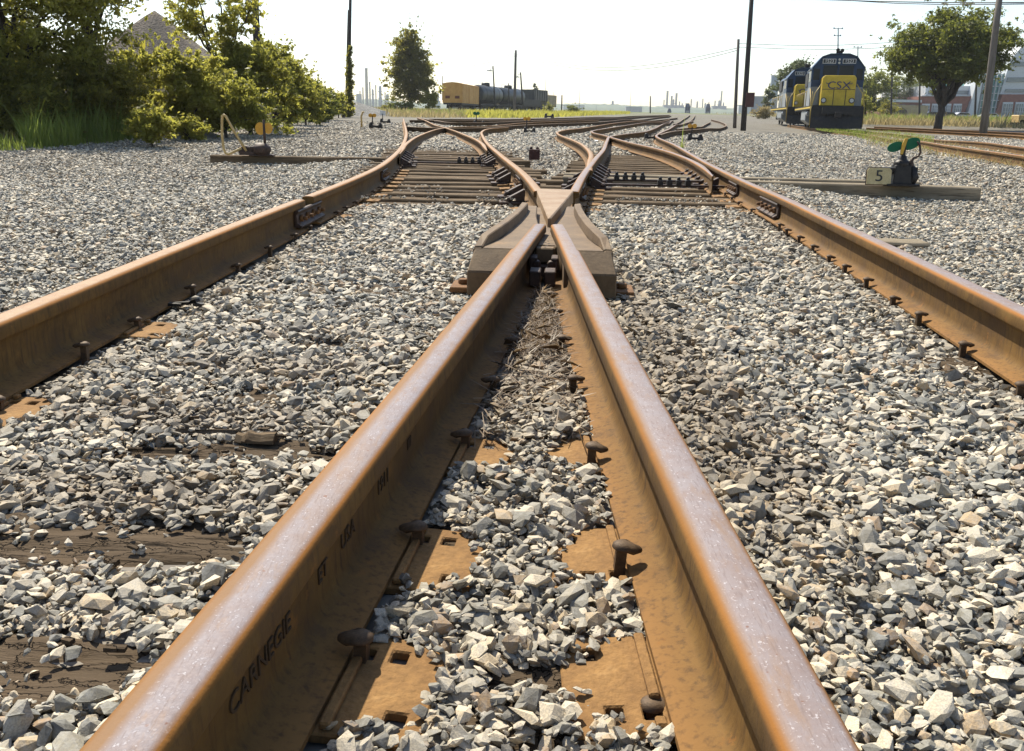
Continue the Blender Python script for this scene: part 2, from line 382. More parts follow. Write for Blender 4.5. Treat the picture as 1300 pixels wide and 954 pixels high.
# ------------------------------------------------------------------ rails
PROF = [(-.070,0),(.070,0),(.070,.008),(.045,.0145),(.020,.021),(.0125,.029),(.0095,.042),(.0085,.080),(.0095,.112),(.013,.121),(.0195,.1255),(.034,.131),(.0365,.136),(.0355,.158),(.0345,.1645),(.0305,.1692),(.0235,.1714),(.012,.1725),(0,.1728)]
PROF = PROF+[(-x, z) for x, z in PROF[-2:1:-1]]
PROF_LO = [(-.070,0),(.070,0),(.070,.012),(.011,.026),(.009,.118),(.0365,.132),(.0355,.162),(.022,.172),(-.022,.172),(-.0355,.162),(-.0365,.132),(-.009,.118),(-.011,.026),(-.070,.012)]
def spline(P, step=.2):
    P = [Vector(p) for p in P]; out = []
    if len(P) == 2: Q = [P[0], *[P[0].lerp(P[1], i/10) for i in range(1, 10)], P[1]]; return Q
    E = [2*P[0]-P[1]]+P+[2*P[-1]-P[-2]]
    for i in range(1, len(E)-2):
        a, b, c, d = E[i-1:i+3]; L = (c-b).length; n = max(1, int(L/step))
        # centripetal-like tangents
        t1 = (c-a)*(L/max(1e-6, (b-a).length+L)); t2 = (d-b)*(L/max(1e-6, (d-c).length+L))
        for k in range(n):
            u = k/n; h1 = 2*u**3-3*u**2+1; h2 = u**3-2*u**2+u; h3 = -2*u**3+3*u**2; h4 = u**3-u**2
            out.append(b*h1+t1*h2+c*h3+t2*h4)
    out.append(P[-1]); return out
def smooth(Q, it=6):
    Q = [q.copy() for q in Q]
    for _ in range(it):
        Q = [Q[0]]+[(Q[i-1]+Q[i]*2+Q[i+1])/4 for i in range(1, len(Q)-1)]+[Q[-1]]
    return Q
def rail_mesh(name, Q, mat, prof=PROF, z0=0.0):
    n = len(prof); V = []; UV = []; F = []
    for i, q in enumerate(Q):
        t = (Q[min(i+1, len(Q)-1)]-Q[max(i-1, 0)]); t = Vector((t.x, t.y, 0)).normalized(); r = Vector((t.y, -t.x, 0))
        base = Gh(q.y, q.x)+z0
        for (px, pz) in prof: V.append((q.x+r.x*px, q.y+r.y*px, base+pz)); UV.append((px, pz))
    for i in range(len(Q)-1):
        for j in range(n): F.append((i*n+j, i*n+(j+1)%n, (i+1)*n+(j+1)%n, (i+1)*n+j))
    F.append(tuple(range(n))); F.append(tuple((len(Q)-1)*n+j for j in range(n-1, -1, -1)))
    me = bpy.data.meshes.new(name); me.from_pydata(V, [], F); me.materials.append(mat)
    uv = me.uv_layers.new(name='UVMap'); idx = np.empty(len(me.loops), dtype=np.int32); me.loops.foreach_get('vertex_index', idx)
    uv.data.foreach_set('uv', np.array(UV, dtype=np.float32)[idx].ravel())
    bm = bmesh.new(); bm.from_mesh(me); bmesh.ops.recalc_face_normals(bm, faces=bm.faces); bm.to_mesh(me); bm.free()
    me.polygons.foreach_set('use_smooth', [True]*len(me.polygons)); me.set_sharp_from_angle(angle=R(38)); return me
RT = .173
def tr(pts, pre=(), post=(), step=.2, it=8):
    P = [Vector((a, b, 0)) for a, b in pre]
    for p in pts: q = at(p[0], p[1], RT); P.append(Vector((q.x, q.y, 0)))
    P += [Vector((a, b, 0)) for a, b in post]
    return smooth(spline(P, step), it)
RAILS = {}
RAILS['OL'] = tr([(250,303),(440,230),(480,212),(497,200),(509,188),(514,178),(516,170),(515,163),(513.5,157),(512,151)], pre=[(-1.22,-1.2),(-1.255,.6),(-1.27,2.05)])
RAILS['NL'] = smooth(spline([Vector(p) for p in ((-.545,-1.2,0),(-.307,.693,0),(-.093,2.411,0),(.070,3.80,0),(.120,4.20,0))]), 2)
RAILS['NR'] = smooth(spline([Vector(p) for p in ((.300,-1.2,0),(.264,.709,0),(.236,2.439,0),(.220,3.80,0),(.212,4.2,0))]), 2)
RAILS['OR'] = tr([(1166,330),(1038,271),(992,249),(960,236.5),(935,225),(900,208),(880,197),(855,183),(838,176),(833,172.5),(838,169),(850,163.5),(865,158),(880,153.2)], pre=[(1.03,-1.2),(1.22,.6),(1.437,2.39)])
RAILS['Vl'] = tr([(665,220),(640,200),(620,183),(613,173),(612,167),(622,163.3),(645,162)], pre=[(.168,6.1)])
RAILS['Vr'] = tr([(740,222),(757,200),(766,190),(771,178),(776,173),(800,169.5),(820,167),(838,159.5),(852,154.5)], pre=[(.412,6.1)])
RAILS['Lb'] = tr([(515,183),(530,173),(545,167),(560,163),(580,161),(618,160.2),(665,156),(700,154.5),(760,153)], pre=[(-1.50,11.6)])
RAILS['Lp'] = tr([(617,190),(612,182),(600,175),(580,167),(565,162),(553,159),(540,153),(530,149.5)])
RAILS['Rs'] = tr([(748,207),(750.5,196),(745,188),(735,181),(720,175),(710,171),(707.5,168),(716,165.3),(737,163),(786,155.7),(850,152)], pre=[(.72,8.6)])
RAILS['Rp'] = tr([(903,222),(893,212),(870,200),(840,190),(800,181),(775,174),(766,171.5),(753,168.5),(751.5,166.5),(762,164.3),(803,158),(855,153)])
def rail_x(name, y):
    Q = RAILS[name]
    for a, b in zip(Q, Q[1:]):
        if a.y <= y <= b.y: return a.x+(b.x-a.x)*(y-a.y)/max(1e-6, b.y-a.y)
    return Q[-1].x if y > Q[-1].y else Q[0].x

near_t = thing('railway_turnout', 'rusty turnout in the foreground, two close rails meeting in a cast frog', 'railway turnout')
left_t = thing('railway_turnout', 'turnout beyond the frog on the left, beside the stand with the bent yellow lever', 'railway turnout')
right_t = thing('railway_turnout', 'turnout beyond the frog on the right, beside the stand numbered 5', 'railway turnout')
def cut(Q, y0, y1): return [q for q in Q if y0 <= q.y <= y1]
YJ = 6.0
link('rail', rail_mesh('rail', cut(RAILS['OL'], -2, 5.32), M['rail_l']), near_t)
link('rail', rail_mesh('rail', RAILS['NL'], M['rail']), near_t)
link('rail', rail_mesh('rail', RAILS['NR'], M['rail_r']), near_t)
link('rail', rail_mesh('rail', cut(RAILS['OR'], -2, 6.25), M['rail_r']), near_t)
OLb = cut(RAILS['OL'], 5.30, 400); OLb[0] = OLb[0]+Vector((0,.004,0))
link('rail', rail_mesh('rail', OLb, M['rail_l']), left_t)
link('rail', rail_mesh('rail', RAILS['Vl'], M['rail_l']), left_t)
link('rail', rail_mesh('rail', cut(RAILS['OR'], 6.22, 400), M['rail_r']), right_t)
link('rail', rail_mesh('rail', RAILS['Vr'], M['rail_r']), right_t)
link('rail', rail_mesh('rail', RAILS['Rs'], M['rail_l'], PROF_LO), right_t)
def blade(Q, side, mat, parent, L=1.6):
    "switch point: head thins towards its tip"
    me = rail_mesh('switch_point', Q, mat, PROF)
    n = len(PROF); s0 = Q[0]; co = np.empty(len(me.vertices)*3, dtype=np.float32); me.vertices.foreach_get('co', co); co = co.reshape(-1, 3)
    for i, q in enumerate(Q):
        d = (q-s0).length; k = min(1, .25+.75*d/L)
        if k >= 1: break
        for j in range(n):
            v = co[i*n+j]; dx = v[0]-q.x; v[0] = q.x+dx*k+side*.02*(1-k); v[2] -= .016*(1-k)
    me.vertices.foreach_set('co', co.ravel()); return link('switch_point', me, parent)
blade(RAILS['Lp'], 1, M['rail_l'], left_t); blade(RAILS['Rp'], 1, M['rail_r'], right_t); blade(RAILS['Lb'], -1, M['rail_l'], left_t)

# far tracks, each its own thing
EXTRA = []
def far_track(label, lines, group=None, mat='rail_far', ties=None):
    t = thing('railway_track', label, 'railway track', group=group)
    for ln in lines:
        Q = [Vector((*at(px, py, RT).xy, 0)) for px, py in ln]
        Q = smooth(spline(Q, .8), 3); EXTRA.append(Q)
        link('rail', rail_mesh('rail', Q, M[mat], PROF_LO), t)
    return t
TR_L = far_track('far track crossing behind the left turnout below the brown boxcar', [[(531,149.8),(560,154),(577,156),(618,155.6),(665,153.6),(760,151.2),(850,148)], [(515,160.7),(555,163.2),(609,162.6),(632,161),(674,158.3),(760,155),(805,152.5),(860,149.7)]])
TR_C = far_track('straight far track along the foot of the green verge strip', [[(545,151),(620,151.5),(700,150.2),(786,148.6),(850,146.2)], [(520,152.5),(600,153.2),(700,152.0),(786,150),(852,147.2)]])
TR_R = far_track('curved track end sweeping right beyond the yellow target by the small timber', [[(838,171),(855,166.4),(887,164.2),(907,163),(922,159.5),(915,155),(903,151.8)], [(859,164),(880,161.5),(894,159),(902,154.9)]])
TR_M = far_track('far pair of rails running up to the distant engines on the horizon', [[(855,157.5),(866,152.5),(872,149),(876,146)], [(862,158),(878,152.5),(881,149),(882,146)]])
TR_E = far_track('siding under the two parked locomotives, running out of the picture at right', [[(1500,228),(1400,213),(1300,198),(1200,184.3),(1110,172.5),(1040,164.0),(1000,158.7)], [(1500,207.5),(1400,197.0),(1300,187.2),(1230,179.6),(1150,171.6),(1085,165.3),(1030,159.6)]], mat='rail_r')
TR_F = far_track('second siding nearer the brick building, half sunk in dry grass', [[(1500,186),(1300,173),(1200,167.3),(1100,162.3)], [(1500,180),(1300,169),(1200,164.5),(1110,160.8)]], mat='rail_r')

# ------------------------------------------------------------------ ties
occ_res = .02
OW = int((NX1-NX0)/occ_res); OH = int((NY1-NY0)/occ_res)
OCC = np.zeros((OW, OH), dtype=bool)       # no loose stones here
def occ_quad(c, ux, uy, hx, hy, val=True, jag=0.0):
    r = math.hypot(hx, hy); i0, i1 = int((c[0]-r-NX0)/occ_res), int((c[0]+r-NX0)/occ_res)+1; j0, j1 = int((c[1]-r-NY0)/occ_res), int((c[1]+r-NY0)/occ_res)+1
    i0, j0 = max(i0, 0), max(j0, 0); i1, j1 = min(i1, OW), min(j1, OH)
    if i1 <= i0 or j1 <= j0: return
    X, Y = np.meshgrid(np.arange(i0, i1)*occ_res+NX0-c[0], np.arange(j0, j1)*occ_res+NY0-c[1], indexing='ij')
    a = X*ux[0]+Y*ux[1]; b = X*uy[0]+Y*uy[1]
    m = (np.abs(a) < hx) & (np.abs(b) < hy)
    if jag:
        s = np.sin(X*31+c[1]*9)+np.sin(X*13.7+Y*17+c[0]*5)+np.sin(Y*41+X*7)
        m &= (a/hx)**2+(b/hy)**2+s*jag < 1
    if val: OCC[i0:i1, j0:j1] |= m
    else: OCC[i0:i1, j0:j1] &= ~m
def tie_mesh(L, wd=.215, h=.17, seed=0):
    rr = random.Random(seed); mb = MB(); n = 7; xs = [-L/2+L*i/(n-1) for i in range(n)]
    cs = []
    for i, x in enumerate(xs):
        a = wd/2*(1+rr.uniform(-.07, .05)); b = wd/2*(1+rr.uniform(-.07, .05)); z = rr.uniform(-.006, .004); e = .012
        cs.append([(x,-a,-h),(x,-a,z-e),(x,-a+e,z),(x,b-e,z+rr.uniform(-.003,.003)),(x,b,z-e),(x,b,-h)])
    V = [p for c in cs for p in c]; F = [(i*6+j, i*6+(j+1)%6, (i+1)*6+(j+1)%6, (i+1)*6+j) for i in range(n-1) for j in range(6)]+[tuple(range(6)), tuple((n-1)*6+j for j in range(5, -1, -1))]
    return mb.add(V, F)
def tie(x0, x1, y, head, parent, top=-.012, mat='tie', seed=None, label=None, wd=.215, clear=True):
    L = x1-x0; s = seed if seed is not None else random.randrange(9999)
    mb = tie_mesh(L, wd, .17, s); me = mb.mesh('tie', M[mat]); th = R(-head)
    o = link('tie', me, parent, ((x0+x1)/2, y, top+Gh(y)), (R(random.uniform(-.8,.8)), 0, th+R(random.uniform(-.8,.8))))
    if label: o['label'] = label
    if clear:
        ux = (math.cos(th), math.sin(th)); uy = (-math.sin(th), math.cos(th))
        occ_quad(((x0+x1)/2, y), ux, uy, L/2, wd/2+.004)
    return o
def rough_tie(L, wd, seed):
    g = np.random.default_rng(seed); nx, ny = 150, 14; xs = np.linspace(-L/2, L/2, nx); ys = np.linspace(-wd/2, wd/2, ny)
    X, Y = np.meshgrid(xs, ys, indexing='ij'); Z = np.zeros_like(X)
    for k in range(1, 6): Z += .0026/k**.5*np.sin(X*7*k+g.uniform(0, 6)+Y*20*g.uniform(-1, 1))*np.sin(Y*38*k+g.uniform(0, 6)+X*3*g.uniform(-1, 1))
    for _ in range(7):      # lengthwise checks and broken flakes
        y0 = g.uniform(-wd/2, wd/2); Z -= .013*np.exp(-((Y-y0-.012*np.sin(X*5+g.uniform(0, 6)))/.006)**2)*(np.sin(X*g.uniform(2, 6)+g.uniform(0, 6)) > -.2)
    Z += np.round(g.normal(0, 1, (nx//5+1, ny//2+1)).repeat(5, 0).repeat(2, 1)[:nx, :ny], 0)*.0028
    Z -= .012*(np.abs(Y) > wd/2*.97)
    V = np.stack([X, Y, Z], -1).reshape(-1, 3); I, J = np.meshgrid(np.arange(nx-1), np.arange(ny-1), indexing='ij'); a = (I*ny+J).ravel(); F = np.stack([a, a+ny, a+ny+1, a+1], -1)
    b = len(V); box = np.array([(sx*L/2, sy*wd/2, z) for z in (-.17, -.014) for sx, sy in ((-1,-1),(1,-1),(1,1),(-1,1))]); V = np.concatenate([V, box])
    F = np.concatenate([F, b+np.array([(3,2,1,0),(0,1,5,4),(1,2,6,5),(2,3,7,6),(3,0,4,7)])]); return fast('tie', V, F, M['tie_dark'])
# foreground ties, nearly buried
NEAR_TIES = [.10, .52, .94, 1.262, 1.685, 2.11, 2.55, 3.0, 3.45]
for i, y in enumerate(NEAR_TIES):
    link('tie', rough_tie(3.6, .225, 100+i), near_t, (.05, y, -.013), (0, 0, R(-3.3)))
# exposed ties of the two far turnouts
def exposed(y): return min(1.0, max(0.0, (y-6.3)/.8))*min(1.0, max(0.0, (20.5-y)/3.0))
y = 4.0
k = 0
while y < 18.5:
    xl = rail_x('OL', y)-.30-.42*random.random(); xr = rail_x('Vl', y)+(.32+.34*random.random())
    if y < 6.6: xl, xr = rail_x('OL', y)-.45, rail_x('OR', y)+.45
    if abs(y-13.0) < .25: xl = -4.50
    if y < 6.6: tie(xl, xr, y, 2.5, near_t, -.03, 'tie', clear=False)
    else: tie(xl, xr, y, 1.0 if abs(y-13.0) > .25 else 1.6, left_t, -.012-.02*random.random() if abs(y-13.0) > .25 else .03, 'tie_dark' if k in (2, 9) else 'tie', label='long head block carrying the switch stand' if xl < -4 else None)
    k += 1; y += .50 if y < 6.4 else .47
y = 6.95
while y < 16.5:
    xl = rail_x('Vr', y)-(.30+.22*random.random()); xr = rail_x('OR', y)+.30+.5*random.random()
    if abs(y-9.55) > .55: tie(xl, xr, y, 6.5, right_t, -.012, 'tie')
    y += .47
def timber(p0, p1, z, parent, wd=.24, seed=1, label=None):
    d = Vector(p1)-Vector(p0); L = d.length; th = math.atan2(d.y, d.x); c = (Vector(p0)+Vector(p1))/2
    o = link('tie', tie_mesh(L, wd, .20, seed).mesh('tie', M['timber']), parent, (c.x, c.y, z), (0, 0, th))
    if label: o['label'] = label
    occ_quad((c.x, c.y), (math.cos(th), math.sin(th)), (-math.sin(th), math.cos(th)), L/2, wd/2)
    return o
hb = at(1248, 241, 0); timber((.55, 9.98), (hb.x, hb.y+.13), 0.02, right_t, .26, 5, 'long grey head block at the foot of the numbered switch stand')
timber((.60, 10.62), (4.62, 10.12), .015, right_t, .24, 6, 'grey head block behind the numbered switch stand')
# tie end beside the right outer rail
te = at(1160, 312, 0); timber((te.x-.42, te.y+.09), (te.x+.08, te.y+.05), .018, near_t, .2, 9, 'square tie end sticking out beyond the right outer rail')

# ------------------------------------------------------------------ frog (local frame: u right, v forward, origin at the theoretical point)
FO = Vector((.18, 4.45)); FH = R(3.5)
frog = link('frog', None); bpy.data.objects.remove(frog)
def sym(P): return P
def floor_(mb, poly, z0, z1, m=0): mb.prism(poly, z0, z1, m)
fb = MB()
fb.prism([(-.17,-.66),(.17,-.66),(.155,1.0),(-.155,1.0)], .0, .124)                 # flangeway floor slab
fb.prism([(-.045,-.72),(.045,-.72),(.050,-.62),(-.050,-.62)], .06, .124, top=[(-.038,-.715),(.038,-.715),(.050,-.62),(-.050,-.62)])
for s in (-1, 1):
    # wing: platform level with the rail tops, ramped end, outer wall
    plat = [(s*.085,-1.07),(s*.240,-1.07),(s*.232,-.98),(s*.192,-.80),(s*.158,-.35),(s*.140,.15),(s*.140,.62),(s*.085,.62),(s*.070,.10),(s*.045,-.28),(s*.050,-.66),(s*.075,-.80)]
    fb.prism(plat, .0, .1715)
    V = [(s*.10,-1.07,.1715),(s*.268,-1.07,.1715),(s*.288,-1.17,.095),(s*.115,-1.17,.095),(s*.10,-1.07,0),(s*.280,-1.07,0),(s*.288,-1.17,0),(s*.115,-1.17,0)]
    fb.add(V, [(0,1,2,3),(3,2,6,7),(4,5,6,7),(0,3,7,4),(1,5,6,2),(0,1,5,4)])
    fb.prism([(s*.240,-1.069),(s*.276,-1.069),(s*.235,-.84),(s*.195,-.35),(s*.180,.45),(s*.141,.45),(s*.141,.15),(s*.159,-.35),(s*.193,-.80),(s*.233,-.98)], .0, .17)
frog = fb.build('frog', M['casting'], near_t, bevel=.005); frog.location = (FO.x, FO.y, 0); frog.rotation_euler = (0, 0, -FH)
frog['label'] = 'cast frog body with ramped front corners'
for s in (-1, 1):
    g = MB()
    inner = [(.236,-1.05),(.222,-.94),(.196,-.80),(.168,-.55),(.142,-.20),(.126,.15),(.124,.36),(.150,.50)]
    outer = [(.275,-1.06),(.262,-.90),(.236,-.76),(.208,-.50),(.184,-.18),(.168,.16),(.166,.40),(.178,.52)]
    n = len(inner); V = []
    hts = [.176,.205,.214,.216,.216,.216,.212,.190]
    for (a, b), (c, d), h in zip(inner, outer, hts): V += [(s*a, b, .168), (s*(a+.004), b, h), (s*(c-.003), d, h), (s*c, d, .10)]
    F = []
    for i in range(n-1): F += [(i*4+j, i*4+j+1, (i+1)*4+j+1, (i+1)*4+j) for j in range(3)]+[(i*4+3, i*4, (i+1)*4, (i+1)*4+3)]
    F += [(0,1,2,3), ((n-1)*4+3,(n-1)*4+2,(n-1)*4+1,(n-1)*4)]
    g.add(V, F); o = g.build('guard_wing', M['casting'], frog, bevel=.004)
vt = MB(); tip = .010
vt.prism([(-tip,.0),(tip,.0),(.139,1.80),(-.139,1.80)], .09, .1735, top=[(-tip*.7,.012),(tip*.7,.012),(.137,1.80),(-.137,1.80)])
vt.build('point', M['casting_worn'], frog, bevel=.006)
wt = MB()
for s in (-1, 1):
    wt.prism([(s*.046,-.34),(s*.118,-.40),(s*.122,-.10),(s*.112,.20),(s*.100,.40),(s*.092,.47),(s*.086,.30),(s*.066,.05)], .1710, .1722)

hl = MB()
for (u, v) in [(0,-.69),(.006,-.645),(-.010,-.61),(.012,-.575),(-.004,-.54),(.008,-.50),(-.014,-.46),(-.004,-.40),(-.028,-.30),(-.040,-.22),(-.046,-.14),(-.060,-.05),(-.072,.03)]:
    hl.lathe((u, v, .1246), [(.0045, 0), (.0045, .0006)], 8)
hl.build('hole_shade_disc', M['black_iron'], frog)['kind'] = 'stuff'  # thin black discs: the shade inside punched holes put into their colour
hb_ = MB()
for s in (-1, 1):
    hb_.box((s*.03, -1.0, .05), (.045, .10, .06))
    hb_.box((s*.045, -.80, .075), (.03, .10, .055)); hb_.lathe((s*.03, -.86, .075), [(.018, 0), (.018, .04)], 6, 'y')
hb_.box((0, -.74, .03), (.10, .05, .05))
hb_.build('filler_block', M['dark_steel'], frog, bevel=.004)['kind'] = 'stuff'
for s in (-1, 1):      # foot bolts beside the front corners
    MB().box((s*.31, -1.05, .012), (.10, .16, .022)).lathe((s*.315, -1.05, .023), [(.022,0),(.022,.02)], 6).build('foot_plate', M['rust'], frog, bevel=.003)

# ------------------------------------------------------------------ plates, spikes, joint bars
def holes_grid(mb, xs, ys, z0, z1, holes):
    "flat plate on a grid, cells in holes left out"
    nx, ny = len(xs)-1, len(ys)-1
    keep = lambda i, j: 0 <= i < nx and 0 <= j < ny and (i, j) not in holes
    for i in range(nx):
        for j in range(ny):
            if not keep(i, j): continue
            a, b, c, d = xs[i], xs[i+1], ys[j], ys[j+1]
            mb.add([(a,c,z1),(b,c,z1),(b,d,z1),(a,d,z1)], [(0,1,2,3)]); mb.add([(a,c,z0),(b,c,z0),(b,d,z0),(a,d,z0)], [(3,2,1,0)])
            if not keep(i-1, j): mb.add([(a,c,z0),(a,d,z0),(a,d,z1),(a,c,z1)], [(0,1,2,3)])
            if not keep(i+1, j): mb.add([(b,c,z0),(b,d,z0),(b,d,z1),(b,c,z1)], [(0,1,2,3)])
            if not keep(i, j-1): mb.add([(a,c,z0),(b,c,z0),(b,c,z1),(a,c,z1)], [(0,1,2,3)])
            if not keep(i, j+1): mb.add([(a,d,z0),(b,d,z0),(b,d,z1),(a,d,z1)], [(0,1,2,3)])
def plate_mesh():
    mb = MB(); h = .012
    xs = [-.075, -.03, .074, .098, .120, .142, .168, .190]; ys = [-.098, -.070, -.046, .046, .070, .098]
    # clipped tile: holes of two sizes
    holes_grid(mb, xs, ys, -.014, .0, {(2, 3), (5, 1), (4, 3)})
    mb.b2((.0745,-.092,.0005),(.088,.038,.010)); mb.b2((.0745,.075,.0005),(.088,.092,.010))
    me = mb.mesh('tie_plate', M['rust_plate'])
    bm = bmesh.new(); bm.from_mesh(me); bmesh.ops.remove_doubles(bm, verts=bm.verts, dist=1e-5); bmesh.ops.recalc_face_normals(bm, faces=bm.faces)
    for v in bm.verts:      # slightly rounded outer corners, sagging end
        if v.co.x > .185 and abs(v.co.y) > .09: v.co.x -= .004; v.co.y *= .975
        if v.co.x > .1: v.co.z -= (v.co.x-.1)*.05
    bm.to_mesh(me); bm.free(); bevel_mesh(me, .0022, 1, 50); return me
PLATE = plate_mesh()
def spike_mesh():
    mb = MB(); mb.box((0, 0, .012), (.0165, .0165, .075))
    # domed, off-centre head with a beak
    prof = [(0, 0), (.55, .85), (.9, .4), (1, 0)]
    V = []; rings = [(.80, -.002), (1.05, .002), (1.0, .006), (.62, .0105)]; n = 14
    for (k, z) in rings:
        for j in range(n):
            a = 2*math.pi*j/n; x = math.cos(a)*.0185*k; y_ = math.sin(a)*.015*k; x += (-.009 if math.cos(a) < 0 else 0)*k*abs(math.cos(a))
            V.append((x-.004, y_, .046+z-(.004 if math.cos(a) < -.3 else 0)))
    F = [(i*n+j, i*n+(j+1)%n, (i+1)*n+(j+1)%n, (i+1)*n+j) for i in range(3) for j in range(n)]+[tuple(range(n-1,-1,-1)), tuple(3*n+j for j in range(n))]
    mb.add(V, F, 0, True); me = mb.mesh('spike', M['spike']); me.set_sharp_from_angle(angle=R(50))
    return me
SPIKE = spike_mesh()
def rail_dir(name, y):
    a, b = rail_x(name, y-.15), rail_x(name, y+.15); return math.atan2(b-a, .3)
PL = []
def plate_spike(name, y, side, plate=True, spike=True, parent=near_t, raise_=0.0, dy=0.0, sy=-.03, dx=0.0, tilt=0):
    x = rail_x(name, y); hd = rail_dir(name, y); rz = -hd
    base = Vector((x, y, Gh(y)))
    if plate:
        p = link('tie_plate', PLATE, parent, base+Vector((0, 0, -.0015)), (0, 0, rz if side > 0 else rz+math.pi))
        c = base+Vector((side*.108*math.cos(hd), -side*.108*math.sin(hd), 0)); ux = (math.cos(hd), -math.sin(hd)); uy = (math.sin(hd), math.cos(hd))
        occ_quad((c.x, c.y), ux, uy, .070, .092, True, .10)
    if spike:
        off = side*(.083+dx); q = base+Vector((off*math.cos(hd)+sy*math.sin(hd), -off*math.sin(hd)+sy*math.cos(hd), raise_-.024))
        s = link('spike', SPIKE, parent, q, (R(random.uniform(-4, 4)), R(side*tilt+random.uniform(-4, 4)), (rz if side > 0 else rz+math.pi)+R(random.uniform(-12, 12))))
        occ_quad((q.x, q.y), (1, 0), (0, 1), .022, .022)
for y, pl, ra in ((.945, True, .006), (1.262, True, .002), (1.690, True, .004), (2.11, False, .008), (2.55, False, .0)):
    plate_spike('NL', y, 1, pl, True, raise_=ra, sy=.045 if y < 2 else .0)
for y, pl, ra in ((.945, True, -.03), (1.262, True, .014), (1.690, True, .010), (2.11, False, .012), (2.55, False, .006), (2.95, False, .0), (3.25, False, 0)):
    plate_spike('NR', y, -1, pl, True, raise_=ra, sy=-.04 if y < 2 else 0)
for y, pl, ra in ((1.9, True, .0), (2.33, False, .016), (2.69, True, .004), (3.2, False, .012), (3.75, False, 0), (4.25, False, .005), (4.75, False, 0), (5.1, False, 0), (5.9, True, 0), (6.2, False, 0)):
    plate_spike('OL', y, 1, pl, True, raise_=ra, sy=0)
for y, pl, ra in ((1.7, True, 0), (2.15, False, 0), (2.55, False, .006), (2.95, False, .01), (3.25, False, .004), (3.6, False, .012), (3.95, False, .01), (4.25, False, .006), (4.6, False, .008), (4.95, False, .01), (5.3, False, .006), (5.55, False, .008)):
    plate_spike('OR', y, -1, pl, True, raise_=ra, sy=0)
for nm, par in (('OL', left_t), ('Vl', left_t), ('Vr', right_t), ('OR', right_t)):
    y = 6.6
    while y < 15:
        for sd in (-1, 1): plate_spike(nm, y, sd, y < 11, True, par, 0, sy=random.uniform(-.05, .05))
        y += .47
# outer sides near the camera
for y in (1.262, 1.69, 2.11, 2.55): plate_spike('NR', y, 1, False, True, raise_=0); plate_spike('NL', y, -1, False, y > 1.5, raise_=0)

def joint_bar(name, y, side, parent, L=.62):
    x = rail_x(name, y); hd = rail_dir(name, y)
    mb = MB(); s = side
    mb.prism([(s*.012,.030),(s*.052,.024),(s*.056,.036),(s*.030,.052),(s*.026,.100),(s*.040,.118),(s*.034,.127),(s*.012,.124)], -L/2, L/2, axis='y')
    o = mb.build('joint_bar', M['dark_steel'], parent, bevel=.002); o.location = (x, y, Gh(y)); o.rotation_euler = (0, 0, -hd)
    bt = MB(); bt.lathe((0, 0, 0), [(.021, 0), (.021, .02)], 6, 'x'); bt.lathe((.02, 0, 0), [(.011, 0), (.011, .024)], 8, 'x')
    me = bt.mesh('bolt', M['rust'])
    for k in range(4):
        link('bolt', me, o, (s*.027, -L/2+L*(k+.5)/4, .075), (random.random(), 0, 0 if s > 0 else math.pi))
    return o
joint_bar('OL', 5.32, 1, near_t); joint_bar('OL', 5.32, -1, near_t)
joint_bar('OR', 6.24, -1, near_t); joint_bar('OR', 6.24, 1, near_t)
joint_bar('OL', 8.9, 1, left_t, .5); joint_bar('Vl', 8.2, -1, left_t, .6); joint_bar('Vl', 8.2, 1, left_t, .6)
joint_bar('Vr', 7.3, 1, right_t, .6); joint_bar('Vr', 7.3, -1, right_t, .6); joint_bar('OR', 7.9, -1, right_t, .5)
# rail braces and slide plates along the points
def brace(name, y, side, parent):
    x = rail_x(name, y); hd = rail_dir(name, y); s = side
    mb = MB(); mb.box((s*.13, 0, .0), (.24, .16, .02)); mb.prism([(s*.05,.01),(s*.20,.01),(s*.19,.035),(s*.06,.105),(s*.045,.105)], -.045, .045, axis='y')
    mb.lathe((s*.17, .04, .02), [(.02, 0), (.02, .03)], 6); mb.lathe((s*.17, -.05, .02), [(.02, 0), (.02, .026)], 6)
    o = mb.build('rail_brace', M['dark_steel'], parent, bevel=.003); o.location = (x, y, Gh(y)+.002); o.rotation_euler = (0, 0, -hd)
for y in (8.8, 9.27, 9.74, 10.2, 10.7, 11.2): brace('OR', y, -1, right_t); brace('Vr', y-.2, 1, right_t)
for y in (8.3, 9.2, 10.2): brace('Vr', y-.4, -1, right_t)
for y in (11.7, 12.2, 12.7, 13.3, 13.9): brace('OL', y, -1, left_t); brace('OL', y, 1, left_t); brace('Vl', y+.3, -1, left_t)
for y in (7.0, 7.5, 9.0, 9.5, 10.0): brace('Vl', y, -1, left_t); brace('Vl', y, 1, left_t)
# throw rods
def throw_rod(y, n0, n1, parent, clip_x, x_to=None):
    xa = rail_x(n0, y)-.02; xb = rail_x(n1, y)+.02
    o = MB().box(((xa+xb)/2, y, .035), (xb-xa, .05, .022)).build('throw_rod', M['dark_steel'], parent, bevel=.003)
    c = MB()
    for k in range(4): c.box((clip_x+(k-1.5)*.09, y-.02, .065), (.05, .07, .055)); c.lathe((clip_x+(k-1.5)*.09, y-.02, .09), [(.02, 0), (.016, .03)], 6)
    c.build('rod_clip', M['black_iron'], o, bevel=.004)
throw_rod(12.0, 'OL', 'Vl', left_t, -.62); throw_rod(8.6, 'Vr', 'OR', right_t, 1.55)
throw_rod(9.25, 'Vr', 'OR', right_t, 1.2)
# heel block, dark red box beside the left turnout's right rail
hbx = at(683, 203, 0)
MB().box((0,0,.09), (.17,.2,.16)).lathe((-.05,0,.17), [(.03,0),(.02,.04)], 8).lathe((.05,.03,.17), [(.03,0),(.02,.035)], 8).build('heel_box', mat_noise('dark_red_rust', (.03,.010,.008), (.07,.022,.015), 14), left_t, bevel=.008, loc=(hbx.x-.06, hbx.y, -.01))
